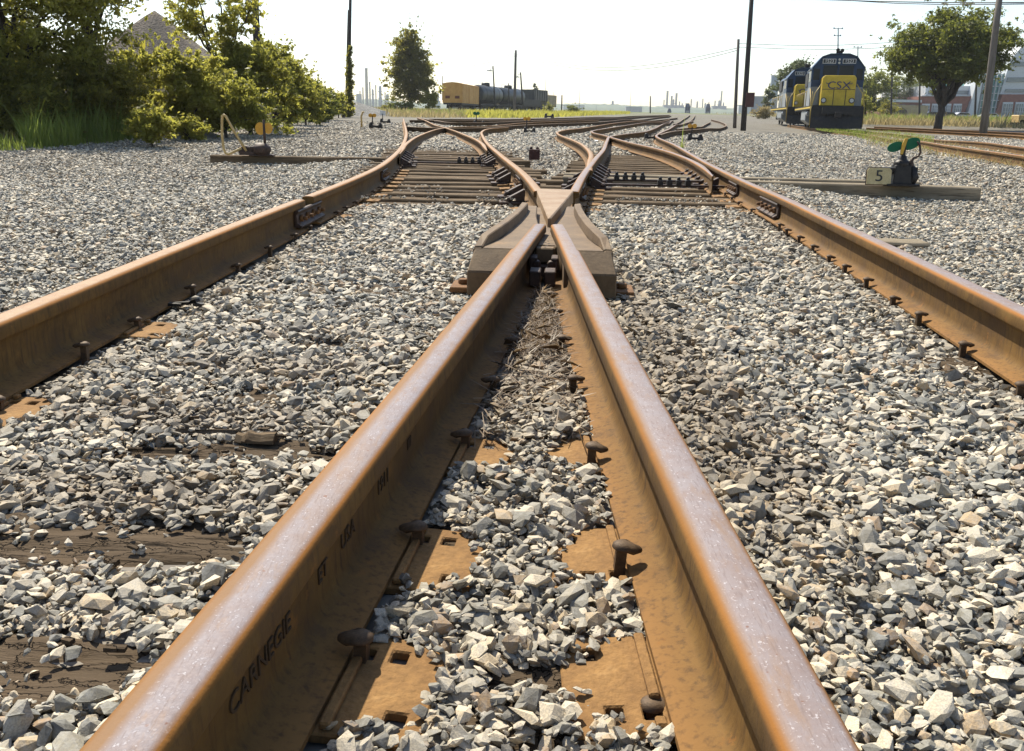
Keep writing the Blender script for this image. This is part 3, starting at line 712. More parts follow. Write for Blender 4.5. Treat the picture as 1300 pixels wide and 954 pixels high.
#TEXT
def text_mesh(s, size, depth, mat, align='CENTER'):
    c = bpy.data.curves.new('lettering', 'FONT'); c.body = s; c.size = size; c.extrude = depth; c.align_x = align; c.align_y = 'CENTER'; c.resolution_u = 3
    o = bpy.data.objects.new('lettering', c); me = bpy.data.meshes.new_from_object(o); bpy.data.objects.remove(o); bpy.data.curves.remove(c)
    me.name = 'lettering'; me.materials.clear(); me.materials.append(mat); return me
# rolled lettering on the web of the close left rail
for word, y, sz in (('CARNEGIE', .86, .036), ('ET', 1.06, .034), ('USA', 1.17, .036), ('1911', 1.36, .036), ('IIII', 1.54, .030)):
    me = text_mesh(word, sz, .0016, M['letter_shaded_rust']); hd = rail_dir('NL', y)
    o = link('rolled_lettering', me, near_t, (rail_x('NL', y)+.0095*math.cos(hd), y, .076), (0, 0, 0))
    rot = Matrix.Rotation(-hd, 3, 'Z') @ Matrix(((0, 0, 1), (1, 0, 0), (0, 1, 0))) ; o.rotation_euler = rot.to_euler()
    uvl = me.uv_layers.new(name='UVMap')
    for d in uvl.data: d.uv = (.009, .075)
#STONES
# rail, frog and patch footprints free of loose stones
def occ_disk(x, y, r):
    occ_quad((x, y), (1, 0), (0, 1), r, r)
for nm, Q in list(RAILS.items())+[('extra', Q) for Q in EXTRA]:
    for a, b in zip(Q, Q[1:]):
        if min(a.y, b.y) > NY1 or not NX0 < a.x < NX1: continue
        d = b-a; L = d.length; t = d/L; c = (a+b)/2
        occ_quad((c.x, c.y), (t.y, -t.x), (t.x, t.y), .074 if a.y < 4 else .085, L/2+.01)
ch, sh = math.cos(FH), math.sin(FH)
occ_quad((FO.x-.10*sh, FO.y-.10), (ch, -sh), (sh, ch), .26, 1.09)
# bared tops of the sunken ties left of the close rails (seen as brown wood patches)
for (px, py, hx, hy) in ((150,690,.20,.085),(60,655,.10,.03),(60,822,.15,.06),(20,700,.05,.03),(330,560,.10,.045),(215,572,.12,.05),(150,590,.08,.035),(290,525,.08,.04),(400,440,.10,.05),(660,850,.04,.025),(560,398,.05,.04),(735,862,.05,.03),(395,590,.05,.03)):
    q = at(px, py, 0); yy = min(NEAR_TIES, key=lambda v: abs(v-q.y))
    occ_quad((q.x, (q.y+yy*2)/3), (1, 0), (0, 1), hx, min(hy, .10), True, .10)

def bed(x, y):
    "height of the loose ballast surface (numpy arrays)"
    xl = np.interp(y, [p.y for p in RAILS['OL']], [p.x for p in RAILS['OL']]); xr = np.interp(y, [p.y for p in RAILS['OR']], [p.x for p in RAILS['OR']])
    z = np.interp(y, list(range(0, 62)), [Gh0(k) for k in range(62)])
    vs = lambda t: np.clip(t, 0, 1)**2*(3-2*np.clip(t, 0, 1))
    z = z-.24*vs((x-7)/5)*vs((y-22)/14)*vs((50-x)/12)
    s = lambda t: np.clip(t, 0, 1)**2*(3-2*np.clip(t, 0, 1))
    inside = s((x-xl+.5)/.25)*s((xr+.5-x)/.25)
    ex = s((y-6.6)/1.0)*s((19-y)/4)
    z = z-.004*inside*(1-ex)-.075*inside*ex
    z = z-.13*s((x-xr-.5)/1.2)*s((y-5)/3)*s((20-y)/5)*s((8-x)/3)-.09*s((xl-.6-x)/1.0)*s((y-5)/5)*s((21-y)/5)*s((x+9)/3)
    z = z+.012*np.sin(x*1.7+y*.8)*np.sin(y*1.1-x*.6)+.006*np.sin(x*5.1+1)*np.sin(y*4.3)+.05*s((-x-3.0)/3)*s((7-y)/3)
    # edge of the near patch sinks to meet the ground sheet
    return z
def ballast_bed():
    xs = np.arange(NX0, NX1+.01, .15); ys = np.arange(NY0, NY1+.01, .15)
    X, Y = np.meshgrid(xs, ys, indexing='ij'); Z = bed(X, Y)-.018
    ed = np.minimum.reduce([X-NX0, NX1-X, Y-NY0, NY1-Y]); Z = Z+.012*np.clip(1-ed/1.0, 0, 1)
    V = np.stack([X, Y, Z], -1).reshape(-1, 3); ny = len(ys); nx = len(xs)
    I, J = np.meshgrid(np.arange(nx-1), np.arange(ny-1), indexing='ij'); a = (I*ny+J).ravel()
    me = fast('ballast_bed', V, np.stack([a, a+ny, a+ny+1, a+1], -1), M['ground'])
    me.polygons.foreach_set('use_smooth', [True]*len(me.polygons))
    return tag(link('ballast_bed', me), kind='structure')
ballast_bed()

# stone shapes: convex hulls, angular
stones_col = bpy.data.collections.new('stone_shapes')
NST = 24
for i in range(NST):
    rr = np.random.default_rng(100+i); bm = bmesh.new()
    K = int(rr.integers(13, 22)); pts = rr.normal(size=(K, 3)); pts /= np.linalg.norm(pts, axis=1)[:, None]; pts *= rr.uniform(.78, 1.03, size=(K, 1))
    pts *= np.array([1.0, rr.uniform(.58, .86), rr.uniform(.30, .58)])*.5
    vs = [bm.verts.new(p) for p in pts]; r = bmesh.ops.convex_hull(bm, input=vs)
    bmesh.ops.delete(bm, geom=list({e for e in r['geom_interior'] if isinstance(e, bmesh.types.BMVert)}), context='VERTS')
    bmesh.ops.dissolve_limit(bm, angle_limit=R(13), verts=bm.verts, edges=bm.edges)
    me = bpy.data.meshes.new('stone_shape'); bm.to_mesh(me); bm.free(); me.materials.append(M['stone'])
    stones_col.objects.link(bpy.data.objects.new('stone_shape_%02d' % i, me))

def dirt_amount(x, y):
    xnl = np.interp(y, [p.y for p in RAILS['NL']], [p.x for p in RAILS['NL']]); xnr = np.interp(y, [p.y for p in RAILS['NR']], [p.x for p in RAILS['NR']])
    g = lambda a, b: np.exp(-(a/b)**2)
    d = 1.0*(x > xnl)*(x < xnr)*np.clip((y-1.35)/.8, 0, 1)*(y < 3.8)
    d = np.maximum(d, .25*(x > xnl)*(x < xnr)*(y < 1.6))
    d = np.maximum(d, 1.0*g(x-xnr-.22, .17)*np.clip((y-1.0)/.6, 0, 1)*np.clip((5-y)/1.5, 0, 1))
    d = np.maximum(d, .95*g(x-(xnl-.55), .50)*np.clip((y-.9)/.5, 0, 1)*np.clip((3.2-y)/1.0, 0, 1)*(.55+.45*np.sin(y*15+x*2)))
    xo = np.interp(y, [p.y for p in RAILS['OL']], [p.x for p in RAILS['OL']]); xr = np.interp(y, [p.y for p in RAILS['OR']], [p.x for p in RAILS['OR']])
    d = np.maximum(d, .5*g(x-xo-.13, .10)); d = np.maximum(d, .35*g(x-xr+.12, .09)); d = np.maximum(d, .6*g(x-xr+.12, .15)*(y > 5))
    d = np.maximum(d, .35*(y > 6.4)*(x > xo)*(x < xr)*(y < 18))
    d = np.maximum(d, .35*(x < -3.5)*np.clip((y-8)/4, 0, 1))
    return d
def bed_free(x, y):
    k = np.ones(len(x), bool)
    for nm in RAILS:
        xr = np.interp(y, [p.y for p in RAILS[nm]], [p.x for p in RAILS[nm]]); k &= np.abs(x-xr) > .12
    return k
OCCT = OCC.copy()
def stones():
    P = []; S = []
    def band(y0, y1, size, cover):
        "random points of a wedge that covers the view and a step to either side"
        a = y1*.64+2.2; A = (y1-y0)*2*a; n = int(A*cover/(size*size*.55))
        y = rng.uniform(y0, y1, n); x = rng.uniform(-a, a, n)
        k = np.abs(x) < .62*y+2.2; x, y = x[k], y[k]
        s = size*np.exp(rng.normal(-.03, .40, len(x))).clip(.36, 2.1)
        return x, y, s
    edges = [(-.2,2.2,.0235,2.1),(2.2,4.5,.0265,1.9),(4.5,7.5,.032,1.8),(7.5,11,.037,1.4),(11,15,.044,1.2),(15,19,.055,.9),(19,24.5,.060,.95),(24.5,29.5,.070,.9),(29.5,35,.080,.9),(35,41,.095,.85),(41,47.5,.11,.8)]
    X = []; Y = []; SZ = []
    for e in ((.0,1.6,.013,.60),(1.6,3.4,.016,.55),(3.4,6,.019,.35)):
        x, y, s = band(*e); X.append(x); Y.append(y); SZ.append(s)
    for e in edges:
        x, y, s = band(*e); X.append(x); Y.append(y); SZ.append(s)
    x, y, s = np.concatenate(X), np.concatenate(Y), np.concatenate(SZ)
    i = ((x-NX0)/occ_res).astype(int).clip(0, OW-1); j = ((y-NY0)/occ_res).astype(int).clip(0, OH-1)
    keep = ~OCC[i, j]
    # a few small ones lie on ties, plates and rail feet
    lone = (~keep) & (s < .028) & (x < -.38) & (x > -1.1) & (rng.random(len(x)) < .13) & (y > .7) & (y < 2.6)
    # no stones under the grass belt at left
    keep |= lone & bed_free(x, y)
    keep |= (~keep) & (y > 6.3) & (y < 8.6) & (rng.random(len(x)) < np.clip((8.6-y)/2.3, 0, 1)*.30*(.5+.5*np.sin(x*5+y*3))) & (bed_free(x, y))
    keep &= (x > -0.66*y-1.4)
    keep &= rng.random(len(x)) < np.clip((48.5-y)/10, .12, 1)
    x, y, s = x[keep], y[keep], s[keep]
    # keep big ones off the rail feet
    near = np.zeros(len(x), bool)
    for dx, dy in ((.02,0),(-.02,0),(0,.02),(0,-.02)):
        i = ((x+dx*1.0-NX0)/occ_res).astype(int).clip(0, OW-1); j = ((y+dy-NY0)/occ_res).astype(int).clip(0, OH-1); near |= OCC[i, j]
    s = np.where(near, np.minimum(s, .026+.0*s), s)
    z = bed(x, y)+rng.uniform(-.018, .008, len(x))*np.clip(s/.032, .8, 1.6)+.07*((OCCT[((x-NX0)/occ_res).astype(int).clip(0, OW-1), ((y-NY0)/occ_res).astype(int).clip(0, OH-1)]) & (y > 6.3))
    xo = np.interp(y, [p.y for p in RAILS['OL']], [p.x for p in RAILS['OL']]); xq = np.interp(y, [p.y for p in RAILS['OR']], [p.x for p in RAILS['OR']])
    s = np.where((x < xo) | (x > xq), s*.80, s)
    n = len(x)
    V = np.stack([x, y, z], -1)
    me = bpy.data.meshes.new('loose_ballast'); me.vertices.add(n); me.vertices.foreach_set('co', V.astype(np.float32).ravel())
    rot = np.stack([rng.normal(0, .42, n), rng.normal(0, .42, n), rng.uniform(0, 6.283, n)], -1).astype(np.float32)
    sc = np.stack([s*1.22, s*1.22*rng.uniform(.8, 1.1, n), s*1.22*rng.uniform(.75, 1.15, n)], -1).astype(np.float32)
    a = me.attributes.new('rot', 'FLOAT_VECTOR', 'POINT'); a.data.foreach_set('vector', rot.ravel())
    a = me.attributes.new('scl', 'FLOAT_VECTOR', 'POINT'); a.data.foreach_set('vector', sc.ravel())
    a = me.attributes.new('idx', 'INT', 'POINT'); a.data.foreach_set('value', rng.integers(0, NST, n).astype(np.int32))
    a = me.attributes.new('dirt', 'FLOAT', 'POINT'); a.data.foreach_set('value', dirt_amount(x, y).astype(np.float32))
    o = tag(link('loose_ballast', me), kind='stuff'); o['label'] = 'loose grey crushed stone between and beside the rails'
    g = bpy.data.node_groups.new('scatter_stones', 'GeometryNodeTree')
    g.interface.new_socket('Geometry', in_out='INPUT', socket_type='NodeSocketGeometry'); g.interface.new_socket('Geometry', in_out='OUTPUT', socket_type='NodeSocketGeometry')
    N = g.nodes.new; gi = N('NodeGroupInput'); go = N('NodeGroupOutput')
    ip = N('GeometryNodeInstanceOnPoints'); ci = N('GeometryNodeCollectionInfo'); ci.inputs[0].default_value = stones_col
    ci.inputs['Separate Children'].default_value = True; ci.inputs['Reset Children'].default_value = True
    mp = N('GeometryNodeMeshToPoints')
    def attr(nm, ty):
        q = N('GeometryNodeInputNamedAttribute'); q.data_type = ty; q.inputs['Name'].default_value = nm; return [s_ for s_ in q.outputs if s_.enabled][0]
    er = N('FunctionNodeEulerToRotation')
    Lk = g.links.new
    Lk(gi.outputs[0], mp.inputs['Mesh']); Lk(mp.outputs[0], ip.inputs['Points']); Lk(ci.outputs[0], ip.inputs['Instance']); ip.inputs['Pick Instance'].default_value = True
    Lk(attr('idx', 'INT'), ip.inputs['Instance Index']); Lk(attr('rot', 'FLOAT_VECTOR'), er.inputs[0]); Lk(er.outputs[0], ip.inputs['Rotation'])
    Lk(attr('scl', 'FLOAT_VECTOR'), ip.inputs['Scale']); Lk(ip.outputs[0], go.inputs[0])
    md = o.modifiers.new('scatter', 'NODES'); md.node_group = g
    print('stones', n)
stones()
# ================================================================== FAR BACKGROUND
def tone(name, c, rough=.8): return mat_noise(name, tuple(x*.8 for x in c), c, .15, rough, 0, 0)
M['far_steel'] = tone('far_refinery_steel', (.26,.29,.31)); M['far_conc'] = tone('far_concrete', (.34,.36,.38)); M['hill'] = mat_noise('hill_woods', (.06,.10,.06), (.14,.17,.11), .03, .9, 0, 0)
M['white_paint'] = flat('white_paint', (.72,.72,.70)); M['glass_blue'] = flat('blue_tower_glass', (.20,.27,.36), .25)
def ground_z(D): return Gh(D)
def hill(label, prof, D, depth, seed=1):
    rr = random.Random(seed); V = []; F = []; n = len(prof)
    P = []
    for i in range(n-1):
        for k in range(12):
            u = k/12; P.append((prof[i][0]*(1-u)+prof[i+1][0]*u, prof[i][1]*(1-u)+prof[i+1][1]*u+rr.uniform(-.8, .5)))
    P.append(prof[-1]); m = len(P)
    for (px, py) in P:
        q = pd(px, py, D); V += [(q.x, q.y-depth*.5, -12), (q.x, q.y-depth*.25, q.z*.6), (q.x, q.y, q.z), (q.x, q.y+depth*.6, -12)]
    for i in range(m-1): F += [(i*4+j, i*4+j+1, (i+1)*4+j+1, (i+1)*4+j) for j in range(3)]
    me = bpy.data.meshes.new('hill'); me.from_pydata(V, [], F); me.materials.append(M['hill']); me.polygons.foreach_set('use_smooth', [True]*len(F)); me.update()
    o = link('hills', me); o['kind'] = 'structure'; o['label'] = label; return o
hill('pale blue wooded bank on the horizon', [(690,134),(730,131.5),(780,133),(830,135.5),(880,136.5),(930,137.5),(980,139)], 1500, 300, 3)
hill('distant wooded rise by the refinery on the left', [(380,133),(440,128),(462,126),(490,127),(520,131),(560,131.5),(620,133),(690,134)], 1350, 200, 4)
hill('far wooded rise behind the brick building', [(980,140),(1060,136),(1120,133),(1180,136),(1330,138)], 1500, 200, 5)

def stack(label, px, w, ytop, D=1300, ybase=134, kind='chimney', cap=False, group=None):
    t = pd(px, ytop, D); b = pd(px, ybase, D); r = w*D/1103/2; zb = -6
    mb = MB(); H = t.z-zb
    if kind == 'chimney': mb.lathe((0, 0, 0), [(r*1.15, 0), (r*.95, H*.97), (r*1.1, H*.97), (r*1.1, H)], 10)
    elif kind == 'column': mb.lathe((0, 0, 0), [(r, 0), (r, H*.62), (r*.75, H*.64), (r*.75, H*.96), (r*.3, H)], 10); mb.lathe((0,0,0), [(r*1.3, H*.5), (r*1.3, H*.5+.8)], 8); mb.lathe((0,0,0), [(r*1.25, H*.8), (r*1.25, H*.8+.8)], 8)
    else: mb.tube([(0,0,0),(0,0,H)], [r, r*.6], 6)
    o = mb.build(('refinery_chimney' if kind == 'chimney' else 'refinery_column' if kind == 'column' else 'far_mast'), M['far_steel' if kind != 'chimney' else 'far_conc'], loc=(b.x, D, zb))
    tag(o, label, 'chimney' if kind == 'chimney' else 'refinery tower' if kind == 'column' else 'mast', group)
GL = 'refinery stacks on the left skyline'
stack('tallest pale chimney of the refinery left of the big poplar', 466, 3.6, 86.6, 1250, group=GL)
for px, w, yt, lab in ((470,1.9,104,'slim stack just right of the tallest refinery chimney'),(477.5,1.6,108,'thin stack between two wide refinery vessels on the left'),(461.2,1.8,111,'slim stack just left of the tallest refinery chimney'),(457.4,1.6,115.5,'short stack at the left end of the left refinery'),(300,1.6,0,''),(381.5,2.4,84,'grey chimney top showing over the hedge')):
    if lab: stack(lab, px, w, yt, 1250, group=GL)
for px, w, yt, lab in ((473.6,3.2,113,'wide refinery vessel right of the tallest chimney'),(483,4.6,109,'widest refinery tower on the left, between chimney and poplar'),(492,5.2,119.5,'squat refinery tower beside the poplar crown'),(498,2.6,122,'small refinery tower half behind the poplar'),(489,1.8,117,'thin refinery tower by the squat one'),(555.5,5,118,'stepped refinery tower between poplar and boxcar')):
    stack(lab, px, w, yt, 1250, kind='column', group=GL)
GR = 'refinery stacks on the right skyline'
rs = [(846.3,2.6,115.5,'tallest greenish stack of the right hand refinery'),(852,2.4,122,'second stack of the right refinery, beside the tallest'),(857.8,2.6,118.5,'tall stack third in the right refinery'),(914.8,1.8,115.5,'tall thin stack near the double poles'),(884.8,2.0,129,'short stack right of the distant blue engine'),(891.6,1.4,125.5,'thin stack between the two distant engines'),(877,1.6,126,'thin stack over the larger distant engine'),(907.3,1.6,128,'short stack left of the tall thin one'),(862.2,1.6,129,'low stack right of the three tall ones'),(842.5,1.4,127,'low stack left of the tallest greenish one'),(870.5,1.4,131,'stub stack left of the distant engine'),(899.5,1.4,130,'stub stack above the smaller distant engine')]
for px, w, yt, lab in rs: stack(lab, px, w, yt, 1500, 138, group=GR)
for px, w, yt, lab in ((854.5,3.0,126,'stout refinery column among the tall right stacks'),(912.5,3.6,127.5,'stout refinery column beside the thin tall stack'),(865.8,2.2,131,'low refinery column near the distant engine'),(777.5,3.6,128,'pale twin tower on the wooded bank'),(895,2.8,131,'squat refinery column between the distant engines'),(918,2.2,130,'last low refinery column before the pole')):
    stack(lab, px, w, yt, 1500, 138, kind='column', group=GR)
GM = 'thin masts on the skyline'
for px, w, yt, D, lab in ((735.5,.8,109,420,'tall faint mast over the wooded bank'),(800,.7,114,420,'faint mast at the middle of the wooded bank'),(692,.9,95,300,'tall faint mast right of the poplar sapling'),(702.5,1.0,117,260,'faint short mast behind the end of the wagon row'),(695.5,1.0,118,260,'short mast just behind the small tan van'),(757,.6,133,400,'very small mast by the verge')):
    stack(lab, px, w, yt, D, 137, kind='mast', group=GM)

def simple_building(label, x0, y0, x1, y1, D, mat, name='industrial_block', win=0, depth=.5):
    a, b = pd(x0, y0, D), pd(x1, y1, D); W = b.x-a.x; z0 = min(b.z, Gh(D))-3; H = a.z-z0
    t = thing(name, label, 'building', ((a.x+b.x)/2, D, z0))
    MB().b2((-W/2, 0, 0), (W/2, W*depth, H)).build('wall', mat, t)
    MB().b2((-W/2-.01*W, -.01*W, H), (W/2+.01*W, W*depth*1.01, H*1.02)).build('roof', M['far_conc'], t)
    if win:
        me = MB().box((0, -.05, 0), (W*.9, .3, H*.045)).mesh('window', M['glass_blue'])
        for k in range(win): link('window', me, t, (0, 0, H-(k+.8)*(H*.8/win)))
    return t
simple_building('tall grey glass tower just left of the locomotives', 980, 97, 985.6, 140, 620, M['glass_blue'], 'office_tower', 7)
simple_building('low grey blue block left of the locomotives', 953, 123, 972, 141, 600, tone('slate_wall', (.22,.25,.30)), 'industrial_block', 3, .6)
simple_building('white shed behind the double poles', 938, 134, 953, 143, 420, M['white_paint'], 'white_shed', 0)
simple_building('white storage tank hall left of the boxcar', 551, 129, 559, 138, 500, M['white_paint'], 'white_shed', 0)
simple_building('blue refinery hall under the left stacks', 452, 120, 459, 134, 1240, M['far_steel'], 'refinery_hall', 0)
simple_building('long refinery hall under the right stacks', 843, 134, 868, 140, 1480, M['far_steel'], 'refinery_hall', 0)
simple_building('pale works hall on the wooded bank', 715, 134, 742, 141, 900, M['white_paint'], 'works_hall', 0)
simple_building('grey works hall on the wooded bank', 795, 136, 815, 141, 900, M['far_conc'], 'works_hall', 0)
simple_building('refinery hall below the thin tall stack', 905, 135, 922, 141, 1480, M['far_steel'], 'refinery_hall', 0)

# ------------------------------------------------------------------ brick building with glass storeys
BD = 215.0
M['brick'] = mat_noise('red_brick', (.20,.085,.065), (.30,.13,.10), 1.2, .85, 0, 0); M['brick_dark'] = mat_noise('dark_brick', (.17,.08,.065), (.23,.11,.085), 1.2, .85, 0, 0)
M['panel'] = flat('pale_wall_panel', (.62,.64,.66)); M['teal_glass'] = flat('teal_glass', (.10,.26,.26), .15); M['window_glass'] = flat('grey_window_glass', (.20,.235,.25), .15)
M['brick_near'] = M['brick']
def brick_building():
    o = pd(1167, 147, BD); z0 = Gh(BD)-.2
    t = thing('brick_building', 'long red brick building with teal glass tower and white upper storeys behind the tree', 'building', (o.x, BD, z0))
    X = lambda px: pd(px, 140, BD).x-o.x
    Z = lambda px, py: pd(px, py, BD).z-z0
    def wall(name, poly, y0, y1, mat):   # poly in picture measure on the facade plane
        return MB().prism([(X(a), Z(a, b)) for a, b in poly], y0, y1, axis='y').build(name, mat, t)
    wall('brick_wing', [(1167,152),(1223,152),(1231,122.5),(1167,122.5)], 0, 30, M['brick'])
    wall('upper_wall', [(1176.5,122.4),(1232,122.4),(1236,109),(1176.5,109)], 2, 28, M['panel'])
    wall('ribbon_window', [(1180,119.5),(1233,119.5),(1233,115),(1180,115)], 1.8, 1.99, M['window_glass'])
    wall('white_pier', [(1227,152),(1239,152),(1241,96),(1234,96)], -.6, 5, M['panel'])
    wall('glass_tower', [(1239.2,151),(1263,151),(1272,94),(1241.2,94)], 1, 20, M['teal_glass'])
    for k in range(6):
        wall('floor_band', [(1239.5,146-k*9),(1270,146-k*9),(1270,145.2-k*9),(1239.5,145.2-k*9)], .6, .98, M['panel'])
    for k in range(5): wall('mullion', [(1244+k*5,150),(1244.5+k*5,150),(1245.5+k*5.4,95),(1245+k*5.4,95)], .4, .96, M['panel'])
    wall('brick_wing', [(1263.3,152),(1420,152),(1420,120),(1270,120)], 0, 30, M['brick'])
    wall('upper_wall', [(1270.5,119.9),(1420,119.9),(1420,57),(1290,57),(1278,75)], 1.5, 28, M['panel'])
    for (a, b) in ((84,78),(104,98),(117,113)): wall('ribbon_window', [(1276,a),(1418,a),(1418,b),(1277,b)], 1.2, 1.48, M['window_glass'])
    wall('parapet', [(1167,122.4),(1227,122.4),(1227,121.4),(1167,121.4)], -.5, 1.9, M['panel'])
    def door(a, b, top, bot=148.5):
        f = wall('garage_window', [(a,bot),(b,bot),(b,top),(a,top)], -.35, -.02, M['panel'])
        g = MB().prism([(X(a+.8), Z(a, bot-1)), (X(b-.8), Z(b, bot-1)), (X(b-.8), Z(b, top+2.2)), (X(a+.8), Z(a, top+2.2))], -.5, -.36, axis='y').build('pane', M['window_glass'], f)
        m = MB()
        for k in range(1, 4): xk = X(a+.8)+(X(b-.8)-X(a+.8))*k/4; m.box((xk, -.56, (Z(a, bot)+Z(a, top))/2), (.09, .1, Z(a, top+2.2)-Z(a, bot-1)))
        for k in range(1, 3): m.box(((X(a)+X(b))/2, -.57, Z(a, bot)+(Z(a, top)-Z(a, bot))*k/3), (X(b-.8)-X(a+.8), .1, .08))
        mo = m.build('muntin', M['panel'], f); mo['kind'] = 'stuff'
    for a, b in ((1169.5,1179),(1182,1190),(1199,1206),(1209,1219.5)): door(a, b, 132)
    for a, b in ((1271.5,1284),(1287.5,1300),(1304,1317),(1321,1334),(1338,1351)): door(a, b, 130)
    return t
brick_building()
def low_brick():
    D = 190.0; a = pd(1119, 126.4, D); b = pd(1166.5, 149, D); z0 = Gh(D)-.2; W = b.x-a.x; H = a.z-z0
    t = thing('brick_warehouse', 'low flat roofed brick warehouse left of the lone tree', 'building', (a.x, D, z0))
    MB().b2((0, 0, 0), (W, 14, H-.5)).build('wall', M['brick_dark'], t); MB().b2((-.15, -.2, H-.5), (W+.1, 14.2, H)).build('roof', M['panel'], t)
    for k in range(4):
        f = MB().b2((2+k*2.1, -.06, H*.45), (3.1+k*2.1, -.005, H*.75)).build('window', M['window_glass'], t)
low_brick()

# ------------------------------------------------------------------ gravel piles
def pile(label, px, ytop, ybase, D, hw, col, seed, n=40):
    t = pd(px, ytop, D); z0 = Gh(D)-.3; H = t.z-z0; rr = random.Random(seed)
    V = [(0, 0, H)]; F = []; K = 14
    for i in range(1, K+1):
        for j in range(n):
            a = 2*math.pi*j/n; f = i/K; q = f*(1+.06*math.sin(3*a+seed)+.04*math.sin(7*a)+rr.uniform(-.012, .012)); h = H*(1-f)**1.05 if i > 1 else H*(1-f)-H*.005
            h -= H*.05*math.exp(-f*9)*0+0; V.append((hw*q*math.cos(a), hw*q*math.sin(a)*.9, h+H*rr.uniform(-.006, .006)-(.04*H if i == 0 else 0)))
    V[0] = (0, 0, H*.99)
    for j in range(n): F.append((0, 1+j, 1+(j+1)%n))
    for i in range(K-1):
        for j in range(n): F.append((1+i*n+j, 1+(i+1)*n+j, 1+(i+1)*n+(j+1)%n, 1+i*n+(j+1)%n))
    me = bpy.data.meshes.new('gravel_pile'); me.from_pydata(V, [], F); me.materials.append(col); me.polygons.foreach_set('use_smooth', [True]*len(F)); me.update()
    return tag(link('gravel_pile', me, loc=(t.x, D, z0)), label, 'gravel pile')
M['pile'] = mat_noise('pile_gravel', (.17,.135,.105), (.29,.24,.19), .9, .95, 0, 1.0, .5, (.13,.105,.08), detail=12)
M['pile_grey'] = mat_noise('rubble', (.22,.21,.19), (.40,.38,.34), 2.5, .95, 0, .9, .2, (.14,.12,.10), detail=12)
pile('high grey brown gravel heap rising behind the shrubs', 196, 12, 150, 52, 8.0, M['pile'], 3)
pile('low grey gravel heap at the foot of the ivy covered pole', 447, 128, 146, 75, 5.2, M['pile_grey'], 5)
pile('small rubble bank showing through the shrubs', 216, 148, 160, 22, 2.0, M['pile_grey'], 6)

# ================================================================== VEGETATION
def leaf_cloud(centers, radii, n, size, flat_=.0, upbias=.3):
    "rhombic leaves clustered in clumps"
    centers = np.asarray(centers); radii = np.asarray(radii); k = len(centers)
    wgt = radii**2; idx = rng.choice(k, n, p=wgt/wgt.sum())
    d = rng.normal(size=(n, 3)); d /= np.linalg.norm(d, axis=1)[:, None]; r = radii[idx]*np.abs(rng.normal(.62, .38, n))
    P = centers[idx]+d*r[:, None]*np.array([1.1, 1.1, .62])
    nrm = rng.normal(size=(n, 3)); nrm[:, 2] += upbias*2; nrm /= np.linalg.norm(nrm, axis=1)[:, None]
    t = np.cross(nrm, rng.normal(size=(n, 3))); t /= np.linalg.norm(t, axis=1)[:, None]; b = np.cross(nrm, t)
    s = size*np.exp(rng.normal(0, .28, n))[:, None]
    V = np.empty((n, 4, 3)); V[:, 0] = P-t*s*.62; V[:, 1] = P+b*s*.30+nrm*s*.05; V[:, 2] = P+t*s*.62; V[:, 3] = P-b*s*.30+nrm*s*.05
    return V.reshape(-1, 3), np.arange(n*4).reshape(-1, 4)
def limb(mb, p, q, r0, r1, seg=5, wob=.06):
    p, q = Vector(p), Vector(q); L = (q-p).length; pts = []
    for i in range(seg+1):
        u = i/seg; pts.append(p.lerp(q, u)+Vector((random.uniform(-1,1), random.uniform(-1,1), random.uniform(-.4,.4)))*L*wob*math.sin(math.pi*u))
    mb.tube(pts, [r0+(r1-r0)*i/seg for i in range(seg+1)], 7); return pts
